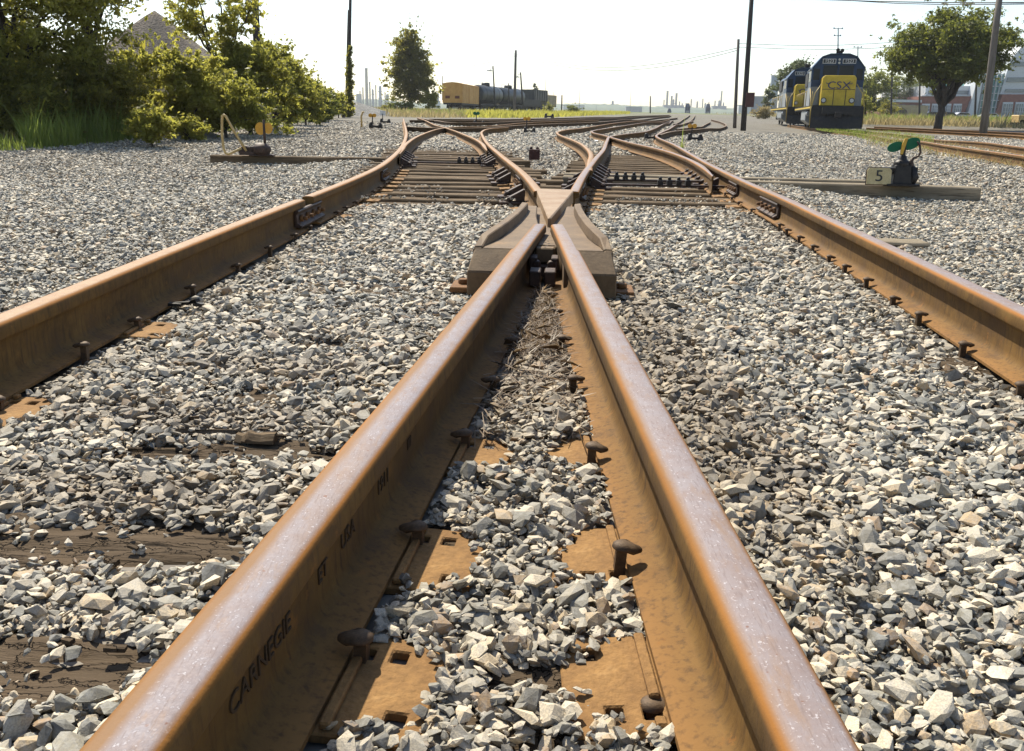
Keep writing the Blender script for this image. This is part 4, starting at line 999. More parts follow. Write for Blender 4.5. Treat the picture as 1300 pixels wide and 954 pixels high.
def tree(name, label, base, H, W, n, size, leaf, trunk_r=.2, crown=(.35, 1.0), clumps=60, clump_r=.16, depth=None, shape='ellipse', fork=.3, group=None, cat='tree', limbs=9, lean=0, trunk_mat='bark', seed=None, shell=.5):
    global rng
    if seed is not None: rng = np.random.default_rng(seed); random.seed(seed)
    t = thing(name, label, cat, base, 0, group)
    depth = depth or W*.7; z0, z1 = crown[0]*H, crown[1]*H; cz = (z0+z1)/2; hz = (z1-z0)/2
    C = []; Rr = []
    while len(C) < clumps:
        d = rng.normal(size=3); d /= np.linalg.norm(d); f = rng.uniform(shell, 1)**.7
        z = d[2]*f; wx = 1.0
        if shape == 'dome': wx = 1.0 if z < 0 else 1.0; z = z if z > -.75 else -.75
        if shape == 'column': wx = (1-.35*max(0, z)**2)
        if shape == 'flame': wx = 1.05-.45*(z*.5+.5)
        C.append((d[0]*f*W/2*wx*.86+lean*(z*.5+.5), d[1]*f*depth/2*wx*.86, cz+z*hz*.9)); Rr.append(W*clump_r*rng.uniform(.55, 1.25))
    C2 = C+[(c[0]+rng.normal()*q*.9, c[1]+rng.normal()*q*.9, c[2]+rng.normal()*q*.6) for c, q in zip(C, Rr) for _ in range(3)]; R2 = Rr+[q*rng.uniform(.25, .6) for q in Rr for _ in range(3)]
    V, F = leaf_cloud(C2, R2, int(n*1.8), size*.68)
    # ragged sprigs pushing out of the crown
    ns = 70; SC = []; SR = []; cc = np.array([0, 0, cz])
    for _ in range(ns):
        c = np.array(C[rng.integers(len(C))]); dd = c-cc; dd = dd/(np.linalg.norm(dd)+1e-6)+np.array([0, 0, .35])+rng.normal(0, .45, 3); L = W*rng.uniform(.06, .20)
        for k in range(5): SC.append(c+dd*(Rr[0]*.6+L*k/4)); SR.append(W*.016*(1.5-k*.2))
    V2, F2 = leaf_cloud(SC, SR, int(n*.22), size*.62); V = np.concatenate([V, V2]); F = np.concatenate([F, F2+len(V)-len(V2)])
    V[:, 2] = np.maximum(V[:, 2], .02)
    link('crown', fast('crown', V, F, M[leaf]), t)
    mb = MB(); fk = Vector((lean*.15, 0, fork*H))
    limb(mb, (0, 0, -.3), fk, trunk_r, trunk_r*.72, 5, .03)
    order = sorted(range(len(C)), key=lambda i: -C[i][2]); pick = [order[int(i*(len(C)-1)/max(1, limbs-1))] for i in range(limbs)]
    for i in pick:
        c = Vector(C[i]); mid = fk.lerp(c, .45)+Vector((0, 0, H*.04)); pts = limb(mb, fk-Vector((0, 0, random.uniform(0, .08)*H)), mid, trunk_r*.5, trunk_r*.28, 4, .08); limb(mb, mid, c, trunk_r*.28, trunk_r*.07, 4, .10)
        for _ in range(2):
            j = min(range(len(C)), key=lambda j: (Vector(C[j])-mid).length+random.uniform(0, .3)*W); limb(mb, mid, C[j], trunk_r*.16, trunk_r*.04, 3, .1)
    mb.build('trunk', M[trunk_mat], t)
    return t
def tree_px(name, label, px, D, ytop, wpx, **k):
    b = pd(px, 150, D); z0 = Gh(D); top = pd(px, ytop, D); H = top.z-z0; W = wpx*D/1103
    return tree(name, label, (b.x, D, z0), H, W, **k)
# lone broad tree on the right
tree_px('broadleaf_tree', 'lone broad spreading tree with dark trunk before the brick building', 1192, 70, 10, 164, n=33000, size=.25, leaf='leaf_mid', trunk_r=.33, crown=(.32, 1.0), clumps=150, clump_r=.085, shape='dome', fork=.24, limbs=16, seed=11, shell=.45, lean=.9)
# big poplar in the middle distance
tree_px('poplar_tree', 'tall dense dark green tree standing left of the brown boxcar', 522, 112, 36, 68, n=12000, size=.36, leaf='leaf_dark', trunk_r=.22, crown=(.06, 1.0), clumps=80, clump_r=.14, shape='flame', fork=.2, limbs=10, seed=115, shell=.3)
tree_px('small_tree', 'yellowish sapling at the right foot of the tall dark tree', 545, 110, 112, 20, n=1500, size=.28, leaf='leaf_yellow', trunk_r=.06, crown=(.05, 1.0), clumps=16, clump_r=.2, seed=13)
tree_px('shrub', 'low dark shrub at the left foot of the tall dark tree', 507, 109, 130, 36, n=1600, size=.24, leaf='leaf_mid', trunk_r=.05, crown=(.05, 1.0), clumps=20, clump_r=.15, seed=14, cat='shrub')
tree_px('shrub', 'round dark bush on the verge left of the tall tree', 490, 118, 134, 10, n=500, size=.24, leaf='leaf_dark', trunk_r=.04, crown=(.05, 1.0), clumps=8, clump_r=.25, seed=15, cat='shrub')
tree_px('poplar_sapling', 'thin sapling poking up behind the wagon row', 678, 190, 104, 7, n=500, size=.4, leaf='leaf_far', trunk_r=.08, crown=(.35, 1.0), clumps=12, clump_r=.25, seed=16, shape='flame')
tree_px('shrub', 'rounded bush on the verge between wagon row and wooded bank', 727, 170, 134, 18, n=900, size=.32, leaf='leaf_mid', trunk_r=.05, crown=(.0, 1.0), clumps=14, clump_r=.22, seed=17, cat='shrub')
tree_px('shrub', 'bush at the right end of the wagon row', 697, 165, 134, 12, n=500, size=.32, leaf='leaf_olive', trunk_r=.05, crown=(.0, 1.0), clumps=9, clump_r=.25, seed=18, cat='shrub')
# behind and left of the locomotives
tree_px('poplar_tree', 'pale leaved tree rising directly behind the locomotives', 1005, 115, 68, 46, n=9000, size=.30, leaf='leaf_far', trunk_r=.14, crown=(.12, 1.0), clumps=54, clump_r=.14, shape='column', seed=19, limbs=8)
tree_px('small_tree', 'slender pale tree beside the grey glass tower', 974, 135, 108, 14, n=1100, size=.30, leaf='leaf_far', trunk_r=.07, crown=(.15, 1.0), clumps=16, clump_r=.2, shape='flame', seed=20)
tree_px('shrub', 'dry reddish bush left of the locomotives', 969, 110, 135, 26, n=1400, size=.22, leaf='grass_dry', trunk_r=.04, crown=(.0, 1.0), clumps=20, clump_r=.16, seed=21, cat='shrub')
# trees between locomotive and brick building
GT = 'trees massed between the locomotive and the warehouse'
for i, (px, D, yt, w_, n_, lab) in enumerate(((1108,150,86,48,5200,'dense green tree directly right of the front locomotive'),(1098,95,118,16,900,'thin young tree close to the locomotive nose'),(1138,225,92,46,4600,'rounded green tree behind the low warehouse'),(1160,240,98,40,4200,'green tree behind the roof corner of the warehouse'),(1086,210,100,40,3000,'farthest tree of the mass behind the locomotive'),(1092,190,104,30,2500,'narrow tree directly behind the locomotive cab roof'))):
    tree_px('leafy_tree', lab, px, D, yt, w_, n=n_, size=.42 if D > 100 else .2, leaf=('leaf_mid', 'leaf_olive', 'leaf_far')[i % 3], trunk_r=.18, crown=(.08, 1.0), clumps=40, clump_r=.15, seed=30+i, limbs=7, group=GT)
tree_px('shrub', 'dark rounded evergreen shrub before the low warehouse', 1127, 125, 130, 26, n=2400, size=.22, leaf='leaf_dark', trunk_r=.06, crown=(.0, 1.0), clumps=24, clump_r=.18, seed=40, cat='shrub')

# left belt of trees and shrubs
GS = 'shrubs and trees along the left edge of the yard'
belt = [ # name, label, px, D, ytop, wpx, n, size, leaf, crown, clumps, clump_r, trunk, shape
 ('tall_tree', 'tallest dark olive tree at the left edge of the picture', 15, 19, -190, 330, 27000, .115, 'leaf_olive', (.10,1), 90, .12, .14, 'ellipse'),
 ('tall_tree', 'dark leaning tree with bare forked trunk before the gravel heap', 118, 21, -120, 150, 7000, .13, 'leaf_dark', (.52,1), 46, .13, .11, 'ellipse'),
 ('shrub', 'dark dense shrub behind the tall grass', 80, 19.5, 40, 200, 15000, .10, 'leaf_dark', (.0,1), 70, .13, .05, 'ellipse'),
 ('shrub', 'dark shrub at the far left, in front of the tall tree', -20, 17.5, 60, 190, 9000, .10, 'leaf_dark', (.0,1), 50, .14, .05, 'ellipse'),
 ('small_tree', 'bright yellow green sapling before the gravel heap', 185, 22, 56, 76, 3600, .115, 'leaf_yellow', (.22,1), 34, .13, .05, 'ellipse'),
 ('small_tree', 'bushy yellow green tree right of the gravel heap', 240, 21, 52, 96, 8000, .115, 'leaf_yellow', (.12,1), 50, .13, .05, 'ellipse'),
 ('tall_tree', 'loose airy yellow leaved tree with visible branches against the sky', 284, 25, -60, 128, 3800, .12, 'leaf_yellow', (.42,1), 60, .085, .09, 'ellipse'),
 ('small_tree', 'dense olive tree at the foot of the cut off pole', 318, 25, 44, 106, 11000, .13, 'leaf_olive', (.0,1), 56, .13, .08, 'ellipse'),
 ('small_tree', 'olive tree reaching right beyond the cut off pole', 350, 28, 40, 66, 6500, .13, 'leaf_olive', (.10,1), 44, .13, .07, 'ellipse'),
 ('shrub', 'low sprawling shrub by the gravel edge left of the yellow lever', 190, 17.5, 138, 60, 2600, .09, 'leaf_yellow', (.0,1), 26, .15, .03, 'ellipse'),
 ('shrub', 'low yellow flowering weeds near the gravel edge', 240, 19.5, 150, 44, 1500, .09, 'leaf_yellow', (.0,1), 20, .15, .03, 'ellipse'),
 ('shrub', 'olive shrub filling below the dark forked tree', 150, 20.5, 92, 90, 6000, .10, 'leaf_olive', (.0,1), 44, .14, .04, 'ellipse'),
 ('shrub', 'wide olive shrub behind the yellow lever', 285, 22, 92, 110, 8500, .11, 'leaf_olive', (.0,1), 50, .13, .05, 'ellipse'),
 ('hedge_shrub', 'first olive shrub of the hedge running away from the pole', 368, 31, 84, 60, 5200, .13, 'leaf_olive', (.0,1), 40, .15, .05, 'ellipse'),
 ('hedge_shrub', 'second shrub of the receding hedge, rounded top', 388, 36, 94, 54, 4600, .14, 'leaf_olive', (.0,1), 36, .15, .05, 'ellipse'),
 ('hedge_shrub', 'third shrub of the receding hedge', 404, 42, 104, 46, 4200, .15, 'leaf_mid', (.0,1), 34, .15, .05, 'ellipse'),
 ('hedge_shrub', 'fourth, yellower shrub of the receding hedge', 418, 50, 112, 36, 3200, .17, 'leaf_yellow', (.0,1), 30, .16, .05, 'ellipse'),
 ('hedge_shrub', 'last low shrub at the far end of the hedge', 430, 58, 121, 26, 2200, .18, 'leaf_yellow', (.0,1), 24, .17, .05, 'ellipse'),
]
for i, (nm, lab, px, D, yt, wpx, n_, sz, lf, cr, cl, crr, trk, shp) in enumerate(belt):
    tree_px(nm, lab, px, D, yt, wpx, n=n_, size=sz, leaf=lf, trunk_r=trk, crown=cr, clumps=cl, clump_r=crr, shape=shp, seed=60+i, group=GS, limbs=9, cat='tree' if 'tree' in nm else 'shrub', fork=.35 if cr[0] > .3 else .15, shell=.25)

# grass: many blades in one object for each belt
def blades(name, label, P, h, wd, mat, bend=.35, kind='stuff'):
    P = np.asarray(P); n = len(P); a = rng.uniform(0, 6.283, n); hh = h*np.exp(rng.normal(0, .3, n)); hh = hh if np.ndim(hh) else np.full(n, hh)
    bx, by = np.cos(a)*hh*bend*rng.uniform(.2, 1.3, n), np.sin(a)*hh*bend*rng.uniform(.2, 1.3, n); c = rng.uniform(0, 3.14, n); wx, wy = np.cos(c)*wd, np.sin(c)*wd
    V = np.empty((n, 5, 3)); V[:, 0] = P-np.stack([wx, wy, 0*a], -1); V[:, 1] = P+np.stack([wx, wy, 0*a], -1)
    V[:, 2] = P+np.stack([bx*.35+wx*.8, by*.35+wy*.8, hh*.55], -1); V[:, 3] = P+np.stack([bx, by, hh], -1); V[:, 4] = P+np.stack([bx*.35-wx*.8, by*.35-wy*.8, hh*.55], -1)
    F = np.arange(n*5).reshape(-1, 5); o = tag(link(name, fast(name, V.reshape(-1, 3), F, M[mat])), kind=kind); o['label'] = label; return o
def pts_px(poly, n, dens_y=True):
    "random ground points of a strip given by (px, py_far, py_near) stations"
    out = []
    st = [(at(px, yf, 0), at(px, yn, 0)) for px, yf, yn in poly]
    for _ in range(n):
        u = random.random()*(len(st)-1); i = int(u); u -= i; f = st[i][0].lerp(st[i+1][0], u); g = st[i][1].lerp(st[i+1][1], u); q = f.lerp(g, random.random()); out.append((q.x, q.y, Gh(q.y)-.02))
    return np.array(out)
blades('tall_grass', 'tall bright green grass before the dark shrubs', pts_px([(30,176,187),(60,174,187),(100,172,185)], 2200), .40, .010, 'grass')
blades('tall_grass', 'taller green reed grass under the forked tree', pts_px([(85,168,181),(130,166,182),(170,165,178)], 3200), .50, .009, 'grass')
blades('ground_weeds', 'low weeds along the left gravel edge', pts_px([(-60,175,193),(30,176,190),(110,172,184),(200,164,176),(270,158,170),(340,153,162),(400,149,155)], 6500), .16, .008, 'grass')
blades('dry_grass', 'dry straw coloured grass along the left gravel edge', pts_px([(-60,176,192),(100,172,183),(250,160,168),(330,150,160),(410,147,154)], 2600), .22, .007, 'grass_dry')
blades('reed_grass', 'pale reed tuft by the hedge', pts_px([(350,152,158),(375,150,156)], 900), .75, .012, 'grass_dry')
blades('verge_grass', 'bright green verge below the row of wagons', pts_px([(590,141.6,149.5),(640,142,150.4),(700,142.4,149.6),(760,142.2,146.8),(800,142.2,145.6)], 22000), .36, .03, 'leaf_yellow', .5)
blades('verge_grass', 'dry olive verge under the tall dark tree', pts_px([(470,139,146),(500,140,149),(545,141,150),(592,141.4,150)], 9000), .38, .028, 'grass_dry', .5)
blades('verge_grass', 'green blades mixed into the verge under the dark tree', pts_px([(480,140,146),(592,141.4,149)], 6000), .36, .028, 'grass', .5)
blades('verge_grass', 'dry grass strip at the foot of the brick building', pts_px([(1095,152.5,162),(1180,154,163.5),(1300,155.5,168),(1420,157,172)], 17000), .50, .03, 'grass_dry', .5)
blades('verge_grass', 'green grass strip at the foot of the brick building', pts_px([(1095,152.5,161),(1180,154,161),(1300,155.5,164),(1420,157,166)], 14000), .55, .03, 'grass', .5)
blades('track_grass', 'yellow green grass patch along the siding by the locomotive', pts_px([(1035,166,171),(1080,168,180),(1130,172,188),(1185,181,192)], 4500), .07, .006, 'grass', .6)
blades('track_grass', 'dry stalks beside the siding rails', pts_px([(1100,175,186),(1200,186,200),(1300,200,216),(1380,210,226)], 3000), .10, .006, 'grass_dry', .6)
blades('far_grass', 'far yellowish grass beside the yard tracks', pts_px([(805,139.6,142.5),(860,139.5,141.5),(960,141.5,148),(1010,144,150)], 9000), .5, .06, 'grass_dry', .5)
w1 = at(853, 184, 0); 
blades('weed', 'single tall green weed in the gravel near the small yellow target', np.array([(at(865,193,0).x+random.uniform(-.02,.02), at(865,193,0).y+random.uniform(-.02,.02), -.08) for _ in range(26)]), .30, .008, 'grass', .25)

# dry stalks, twigs and straw between the close rails in front of the frog
def straw():
    n = 1500; y = rng.uniform(1.75, 3.35, n); y = np.where(rng.random(n) < .55, rng.uniform(2.4, 3.2, n), y); u = rng.uniform(0, 1, n)
    xl = np.interp(y, [p.y for p in RAILS['NL']], [p.x for p in RAILS['NL']])+.075; xr = np.interp(y, [p.y for p in RAILS['NR']], [p.x for p in RAILS['NR']])-.075
    x = xl+(xr-xl)*u; z = rng.uniform(0, .028, n); a = rng.uniform(0, 3.14, n); L = rng.uniform(.015, .06, n); e = rng.normal(0, .30, n); w_ = rng.uniform(.0007, .0018, n)
    d = np.stack([np.cos(a)*np.cos(e), np.sin(a)*np.cos(e), np.sin(e)], -1)*L[:, None]; sd = np.stack([-np.sin(a), np.cos(a), 0*a], -1)*w_[:, None]; P = np.stack([x, y, z], -1); k = rng.normal(0, .006, (n, 3)); upv = np.array([0, 0, 1.0])*w_[:, None]
    V = np.stack([P-d-sd, P-d+sd, P+k+sd*1.1, P+d+sd*.6, P+d-sd*.6, P+k-sd*1.1], 1).reshape(-1, 3)
    o = link('dry_stalks', fast('dry_stalks', V, np.arange(n*6).reshape(-1, 6), M['straw'])); tag(o, kind='stuff'); o['label'] = 'dry stalks and straw lying between the close rails'
straw()
def debris():
    "splinters and chips of tie wood scattered over the stones"
    mb = MB()
    spots = [(at(330,560,0), .28, .10, 110), (at(180,690,0), .35, .08, 60), (at(250,530,0), .30, .12, 90), (at(420,590,0), .14, .10, 60), (at(120,590,0), .30, .10, 60), (at(60,820,0), .25, .05, 30)]
    for c, rx, ry, k in spots:
        for _ in range(k//8):
            x, y = random.gauss(c.x, rx*.5), random.gauss(c.y, ry*.6)
            mb.box((x, y, random.uniform(.0, .010)), (random.uniform(.006, .028), random.uniform(.004, .012), random.uniform(.002, .008)), Matrix.Rotation(random.uniform(-.5, .5), 3, 'Z') @ Matrix.Rotation(random.uniform(-.25, .25), 3, 'Y'))
    o = mb.build('wood_splinters', M['tie_dark']); tag(o, kind='stuff'); o['label'] = 'rotten wood splinters strewn over the stones'
debris()
def wood_chunk(label, px, py, L, wd, h, ang, mat='tie', seed=0):
    q = at(px, py, 0); rr = random.Random(seed); mb = tie_mesh(L, wd, h, seed); o = mb.build('wood_chunk', M[mat], None, loc=(q.x, q.y, h*.6), rot=(R(rr.uniform(-8, 8)), R(rr.uniform(-4, 4)), R(ang)))
    tag(o, label, 'wood chunk')
wood_chunk('split block of brown tie wood lying left of the close rail', 326, 556, .085, .040, .018, -4, 'tie', 3)
wood_chunk('long thin splinter of wood against the close left rail', 418, 585, .16, .018, .010, 42, 'tie', 4)
wood_chunk('pale wooden lath lying outside the left outer rail', 277, 274, .16, .035, .010, -2, 'timber', 5)
wood_chunk('narrow dark wood strip left of the close rail, flat in the stones', 262, 548, .13, .022, .008, 2, 'tie_dark', 6)

# ================================================================== SWITCH STANDS
M['yellow'] = flat('yellow_paint', (.62,.36,.03), .5); M['yellow_worn'] = mat_noise('worn_yellow_paint', (.42,.27,.09), (.62,.46,.20), 14, .6, 0, .2, .002)
M['green'] = mat_noise('green_target_paint', (.0,.085,.038), (.005,.14,.06), 14, .7, 0, .2, .001); M['cream'] = mat_noise('dirty_cream_paint', (.42,.33,.16), (.58,.48,.26), 12, .6, 0, .2, .001, (.33,.18,.07)); M['black'] = flat('black_paint', (.012,.012,.012), .5)
M['orange'] = flat('orange_target_paint', (.68,.33,.02), .5)
def stand_base(t, s=1.0):
    b = MB(); b.box((0,0,.012), (.34*s,.30*s,.024)); b.build('base_plate', M['black_iron'], t, bevel=.004)
    b = MB(); b.box((0,0,.12*s), (.20*s,.20*s,.20*s), taper=.8); b.box((-.10*s,.02,.16*s), (.14*s,.16*s,.06*s)); b.box((.10*s,0,.15*s), (.12*s,.12*s,.10*s)); b.lathe((0,0,.2*s), [(.085*s,0),(.085*s,.05*s),(.05*s,.075*s),(.04*s,.12*s)], 12)
    for k in range(6):
        a = k*math.pi/3; b.lathe((.07*s*math.cos(a), .07*s*math.sin(a), .25*s), [(.014*s,0),(.014*s,.015*s)], 6)
    b.build('housing', M['black_iron'], t, bevel=.006)
# stand 5
sp5 = at(1140, 239, .0); s5 = thing('switch_stand', 'low black switch stand with green oval target and board numbered 5', 'switch stand', (sp5.x+.05, sp5.y+.10, .02), R(-6), 'switch stands'); stand_base(s5, .98)
b = MB(); b.lathe((0,0,.24), [(.028,0),(.028,.10),(.022,.13)], 10); b.box((.0,0,.36), (.05,.02,.10)); b.build('mast', M['black_iron'], s5, bevel=.003)
def oval(cx, cz, a, c, tilt, n=18):
    ca, sa = math.cos(tilt), math.sin(tilt); return [(cx+a*math.cos(2*math.pi*k/n)*ca-c*math.sin(2*math.pi*k/n)*sa, cz+a*math.cos(2*math.pi*k/n)*sa+c*math.sin(2*math.pi*k/n)*ca) for k in range(n)]
MB().prism(oval(-.085,.40,.085,.05,.35), -.004, .004, axis='y').build('target', M['green'], s5)['label'] = 'left green lobe of the target'
MB().prism(oval(.070,.435,.095,.058,.42), -.003, .005, axis='y').build('target', M['green'], s5)['label'] = 'right green lobe of the target'
MB().prism([(-.035,.325),(-.010,.325),(.022,.48),(.018,.495),(-.006,.49),(-.030,.42)], -.030, -.018, axis='y').build('target_edge', M['yellow'], s5)
MB().tube([(.13,-.02,.10),(.10,-.04,.17),(.085,-.03,.25),(.10,-.03,.29),(.15,-.03,.31),(.165,-.03,.35),(.15,-.03,.42),(.12,-.03,.46)], [.030,.028,.022,.014,.012,.012,.011,.010], 8).build('throw_lever', M['dark_steel'], s5)
MB().tube([(.10,-.05,.02),(.135,-.05,.09),(.10,-.04,.20)], [.040,.045,.030], 8).build('counterweight', M['black_iron'], s5)
nb = MB().prism([(-.125,-.085),(.125,-.085),(.125,.06),(.105,.085),(-.105,.085),(-.125,.06)], -.008, .008, axis='y').build('number_board', M['cream'], s5, loc=(-.255,-.13,.10), rot=(R(-6),0,R(4)))
MB().prism([(-.132,-.092),(.132,-.092),(.132,.064),(.110,.092),(-.110,.092),(-.132,.064)], .0085, .014, axis='y').build('board_rim', M['dark_steel'], nb)
me = text_mesh('5', .165, .002, M['black']); 
for v in me.vertices: v.co.x *= 1.12
link('numeral', me, nb, (0, -.0105, -.003), (R(90), 0, 0))
# stand with bent yellow lever
sl = at(313, 198, 0); s1 = thing('switch_stand', 'low switch stand with orange target and big bent yellow lever on the long left timber', 'switch stand', (-3.93, 13.02, .03), R(3), 'switch stands')
b = MB()
b.lathe((.30,0,.14), [(.15,-.11),(.19,-.04),(.19,.05),(.12,.11),(.07,.13)], 14); b.box((.30,0,.02), (.50,.26,.03)); b.box((.0,0,.06), (.30,.20,.08)); b.box((-.12,0,.12), (.10,.16,.14)); b.box((.06,0,.14), (.12,.14,.10)); b.lathe((-.02,0,.15), [(.06,-.09),(.06,.09)], 10, 'y'); b.lathe((.10,-.02,.16), [(.04,-.09),(.04,.09)], 10, 'y')
b.build('housing', M['dark_steel'], s1, bevel=.008)
b = MB(); b.lathe((.37,0,.24), [(.028,0),(.028,.22),(.024,.50)], 10); b.build('mast', M['dark_steel'], s1)
MB().prism(oval(.29,.56,.105,.13,0,14), -.006, .006, axis='y').build('target', M['orange'], s1)
MB().prism(oval(.45,.57,.095,.115,0,14), -.006, .006, axis='y').build('target', M['orange'], s1)
MB().tube([(.0,-.08,.10),(-.10,-.10,.28),(-.22,-.11,.50),(-.32,-.12,.70),(-.37,-.12,.80),(-.405,-.12,.825),(-.44,-.12,.80),(-.455,-.12,.70),(-.47,-.12,.40),(-.455,-.12,.14),(-.42,-.12,.05),(-.36,-.12,.035),(-.24,-.10,.09),(-.10,-.08,.16)], .026, 10).build('throw_lever', M['yellow_worn'], s1)
s1.scale = (.70, .70, .70)
# other stands
def small_stand(label, px, py, off=.0, target='orange', shape='oval', timber_px=None, s=1.0, lever=False, mast=.3):
    q = at(px, py, 0); t = thing('switch_stand', label, 'switch stand', (q.x, q.y, Gh(q.y)), 0, 'switch stands')
    b = MB(); b.box((-.18*s,0,.09*s), (.16*s,.2*s,.18*s), taper=.8); b.lathe((-.18*s,0,.16*s), [(.07*s,0),(.07*s,.05*s),(.04*s,.09*s)], 10); b.box((0,0,.08*s), (.30*s,.10*s,.08*s)); b.box((.19*s,0,.08*s), (.18*s,.2*s,.16*s), taper=.8); b.lathe((.19*s,0,.15*s), [(.06*s,0),(.06*s,.05*s),(.03*s,.08*s)], 10)
    b.build('housing', M['black_iron'], t, bevel=.006)
    if target:
        b = MB(); b.lathe((-.12*s,0,.18*s), [(.022*s,0),(.02*s,mast*s)], 8); b.build('mast', M['black_iron'], t)
        if shape == 'oval':
            for sx in (-1, 1): MB().prism(oval(-.12*s+sx*.075*s, (.20+mast)*s, .085*s, .075*s, sx*.15), -.006*sx-.006, -.006*sx+.006, axis='y').build('target', M[target], t)
        else: MB().prism([(-.25*s,(.10+mast)*s),(.03*s,(.10+mast)*s),(.03*s,(.32+mast)*s),(-.25*s,(.32+mast)*s)], -.008, .008, axis='y').build('target', M[target], t)
    if lever: MB().tube([(-.55*s,0,.05),(-.56*s,0,.45*s),(-.50*s,0,.62*s),(-.44*s,0,.62*s)], .035*s, 8).build('throw_lever', M['yellow_worn'], t)
    if timber_px:
        a, b_ = at(timber_px[0], timber_px[1], 0), at(timber_px[2], timber_px[3], 0); d = b_-a
        tm = link('stand_timber', tie_mesh(d.length, .26, .17, px).mesh('stand_timber', M['tie_dark']), None, ((a+b_)/2-Vector((0,0,.01)))+Vector((0,0,.02)), (0,0,math.atan2(d.y, d.x)))
        tag(tm, 'dark timber lying under the ' + label, 'timber')
        if len(tm['label'].split()) > 16: tm['label'] = ' '.join(tm['label'].split()[:16])
    return t
small_stand('small stand with yellow oval target near the right turnout', 882, 179, timber_px=(818,178.5,926,180), s=.85, mast=.30)
small_stand('squat stand with orange flower shaped target in the middle distance', 672, 169, timber_px=(655,170,700,170), s=.80, mast=.40)
small_stand('low stand with orange target and upright yellow lever far left', 477, 163.5, timber_px=(442,163.3,489,164.5), s=.95, mast=.30, lever=True)
small_stand('stand with square red and white sign beside the far left lever', 489, 157, target='white_paint', shape='square', s=.95, mast=.30)
small_stand('low stand with small green target left of centre', 608, 160, target='green', s=1.0, mast=.36)
small_stand('dark stand without target between the right turnout rails', 826, 177.5, target=None, s=.75)
small_stand('dark iron stub on the verge below the wagon row', 697, 150, target=None, s=1.6)
sd = at(1010, 178, 0)
# debris bits
for i, (px, py, lab) in enumerate(((1240,176,'dark scrap strip lying in the gravel near the siding'),(1228,208,'short dark wood bit by the dry siding grass'),(237,392,'crumpled black scrap beside a raised spike of the outer rail'),(413,221,'dark clod in the gravel left of the outer rail'),(134,288,'small dark bit on the gravel far left'))):
    q = at(px, py, 0); mb = MB(); rr = random.Random(i)
    for k in range(4): mb.box((rr.uniform(-.04,.04), rr.uniform(-.015,.015), .012+rr.uniform(0,.01)), (rr.uniform(.03,.07), rr.uniform(.012,.03), .01), Matrix.Rotation(rr.uniform(-1,1), 3, 'Z')@Matrix.Rotation(rr.uniform(-.4,.4), 3, 'Y'))
    tag(mb.build('scrap_bit', M['black_iron'], loc=(q.x, q.y, 0 if q.y < 5 else -.06)), lab, 'scrap')
q = at(527, 203, 0); tag(MB().prism([(-.18,-.03),(.0,-.045),(.2,-.02),(.19,.03),(-.1,.04)], 0, .012).build('white_rag', M['white_paint'], loc=(q.x, q.y, .0), rot=(R(8), 0, 0)), 'white scrap lying by the left switch point', 'scrap')
q = at(629, 199, 0); tag(MB().prism([(-.05,-.12),(.03,-.13),(.06,.0),(.01,.14),(-.06,.12)], 0, .02).build('white_rag', M['white_paint'], loc=(q.x, q.y, .0), rot=(R(6), R(10), 0)), 'white scrap beside the tip of the right switch point', 'scrap')
q = at(757, 180, 0); tag(MB().prism([(-.05,-.10),(.05,-.12),(.07,.05),(-.02,.13)], 0, .03).build('white_rag', M['white_paint'], loc=(q.x, q.y, .0), rot=(R(10), R(-8), 0)), 'white scrap in the fork of the right turnout', 'scrap')
# ================================================================== LOCOMOTIVES
M['csx_blue'] = mat_noise('dark_blue_paint', (.002,.022,.070), (.006,.045,.120), 2.5, .42, 0, .1, .003); M['csx_grey'] = mat_noise('light_grey_paint', (.20,.215,.225), (.30,.315,.325), 1.6, .5, 0, .1, .003, stretch=(1,1,.3))
M['csx_yellow'] = mat_noise('locomotive_yellow', (.48,.33,.02), (.66,.46,.035), 2.0, .45, 0, .1, .002); M['under'] = mat_noise('grimy_black', (.010,.010,.010), (.035,.030,.026), 5, .6, .1, .3, .01)
M['cab_glass'] = flat('dark_cab_glass', (.010,.014,.018), .22, 0, .25); M['rail_yellow'] = flat('handrail_yellow', (.50,.34,.06), .5); M['white'] = flat('white_lettering', (.80,.80,.78), .5); M['nav'] = flat('navy_lettering', (.015,.025,.10), .5); M['lamp'] = flat('lamp_lens', (.55,.55,.5), .15)
def wheelset(t, y, r=.51, x=.75, mt='under', w=.13):
    for s in (-1, 1):
        o = MB().lathe((0,0,0), [(r*.35,-w/2-.02),(r*.35,-w/2),(r*.82,-w/2+.02),(r*.85,-w/2),(r,-w/2),(r,w/2),(r*.85,w/2),(r*.8,w/2-.04),(r*.3,w/2)], 20, 'x').build('wheel', M[mt], t, loc=(s*x, y, r))
    MB().lathe((0,0,0), [(.08,-x),(.08,x)], 8, 'x').build('axle', M[mt], t, loc=(0, y, r))
def truck(t, y, nax=2, wb=2.75, r=.51, side='under'):
    k = MB()
    for s in (-1, 1):
        k.prism([(y-wb/2-.55,.62),(y-wb/2-.4,.42),(y-wb/2+.35,.42),(y-.55,.62),(y+.55,.62),(y+wb/2-.35,.42),(y+wb/2+.4,.42),(y+wb/2+.55,.62),(y+wb/2+.2,.95),(y+.6,.86),(y-.6,.86),(y-wb/2-.2,.95)], s*.98-.07, s*.98+.07, axis='x')
        k.box((s*1.06, y-wb/2, .60), (.14,.34,.30)); k.box((s*1.06, y+wb/2, .60), (.14,.34,.30)); k.box((s*1.08, y, .62), (.16,.9,.16))
        k.lathe((s*1.10, y-.7, .80), [(.09,-.02),(.09,.5)], 8, 'y')
    k.box((0, y, .7), (1.8, .5, .25)); fr = k.build('truck_frame', M[side], t)
    for q in (-wb/2, wb/2): wheelset(t, y+q, r)
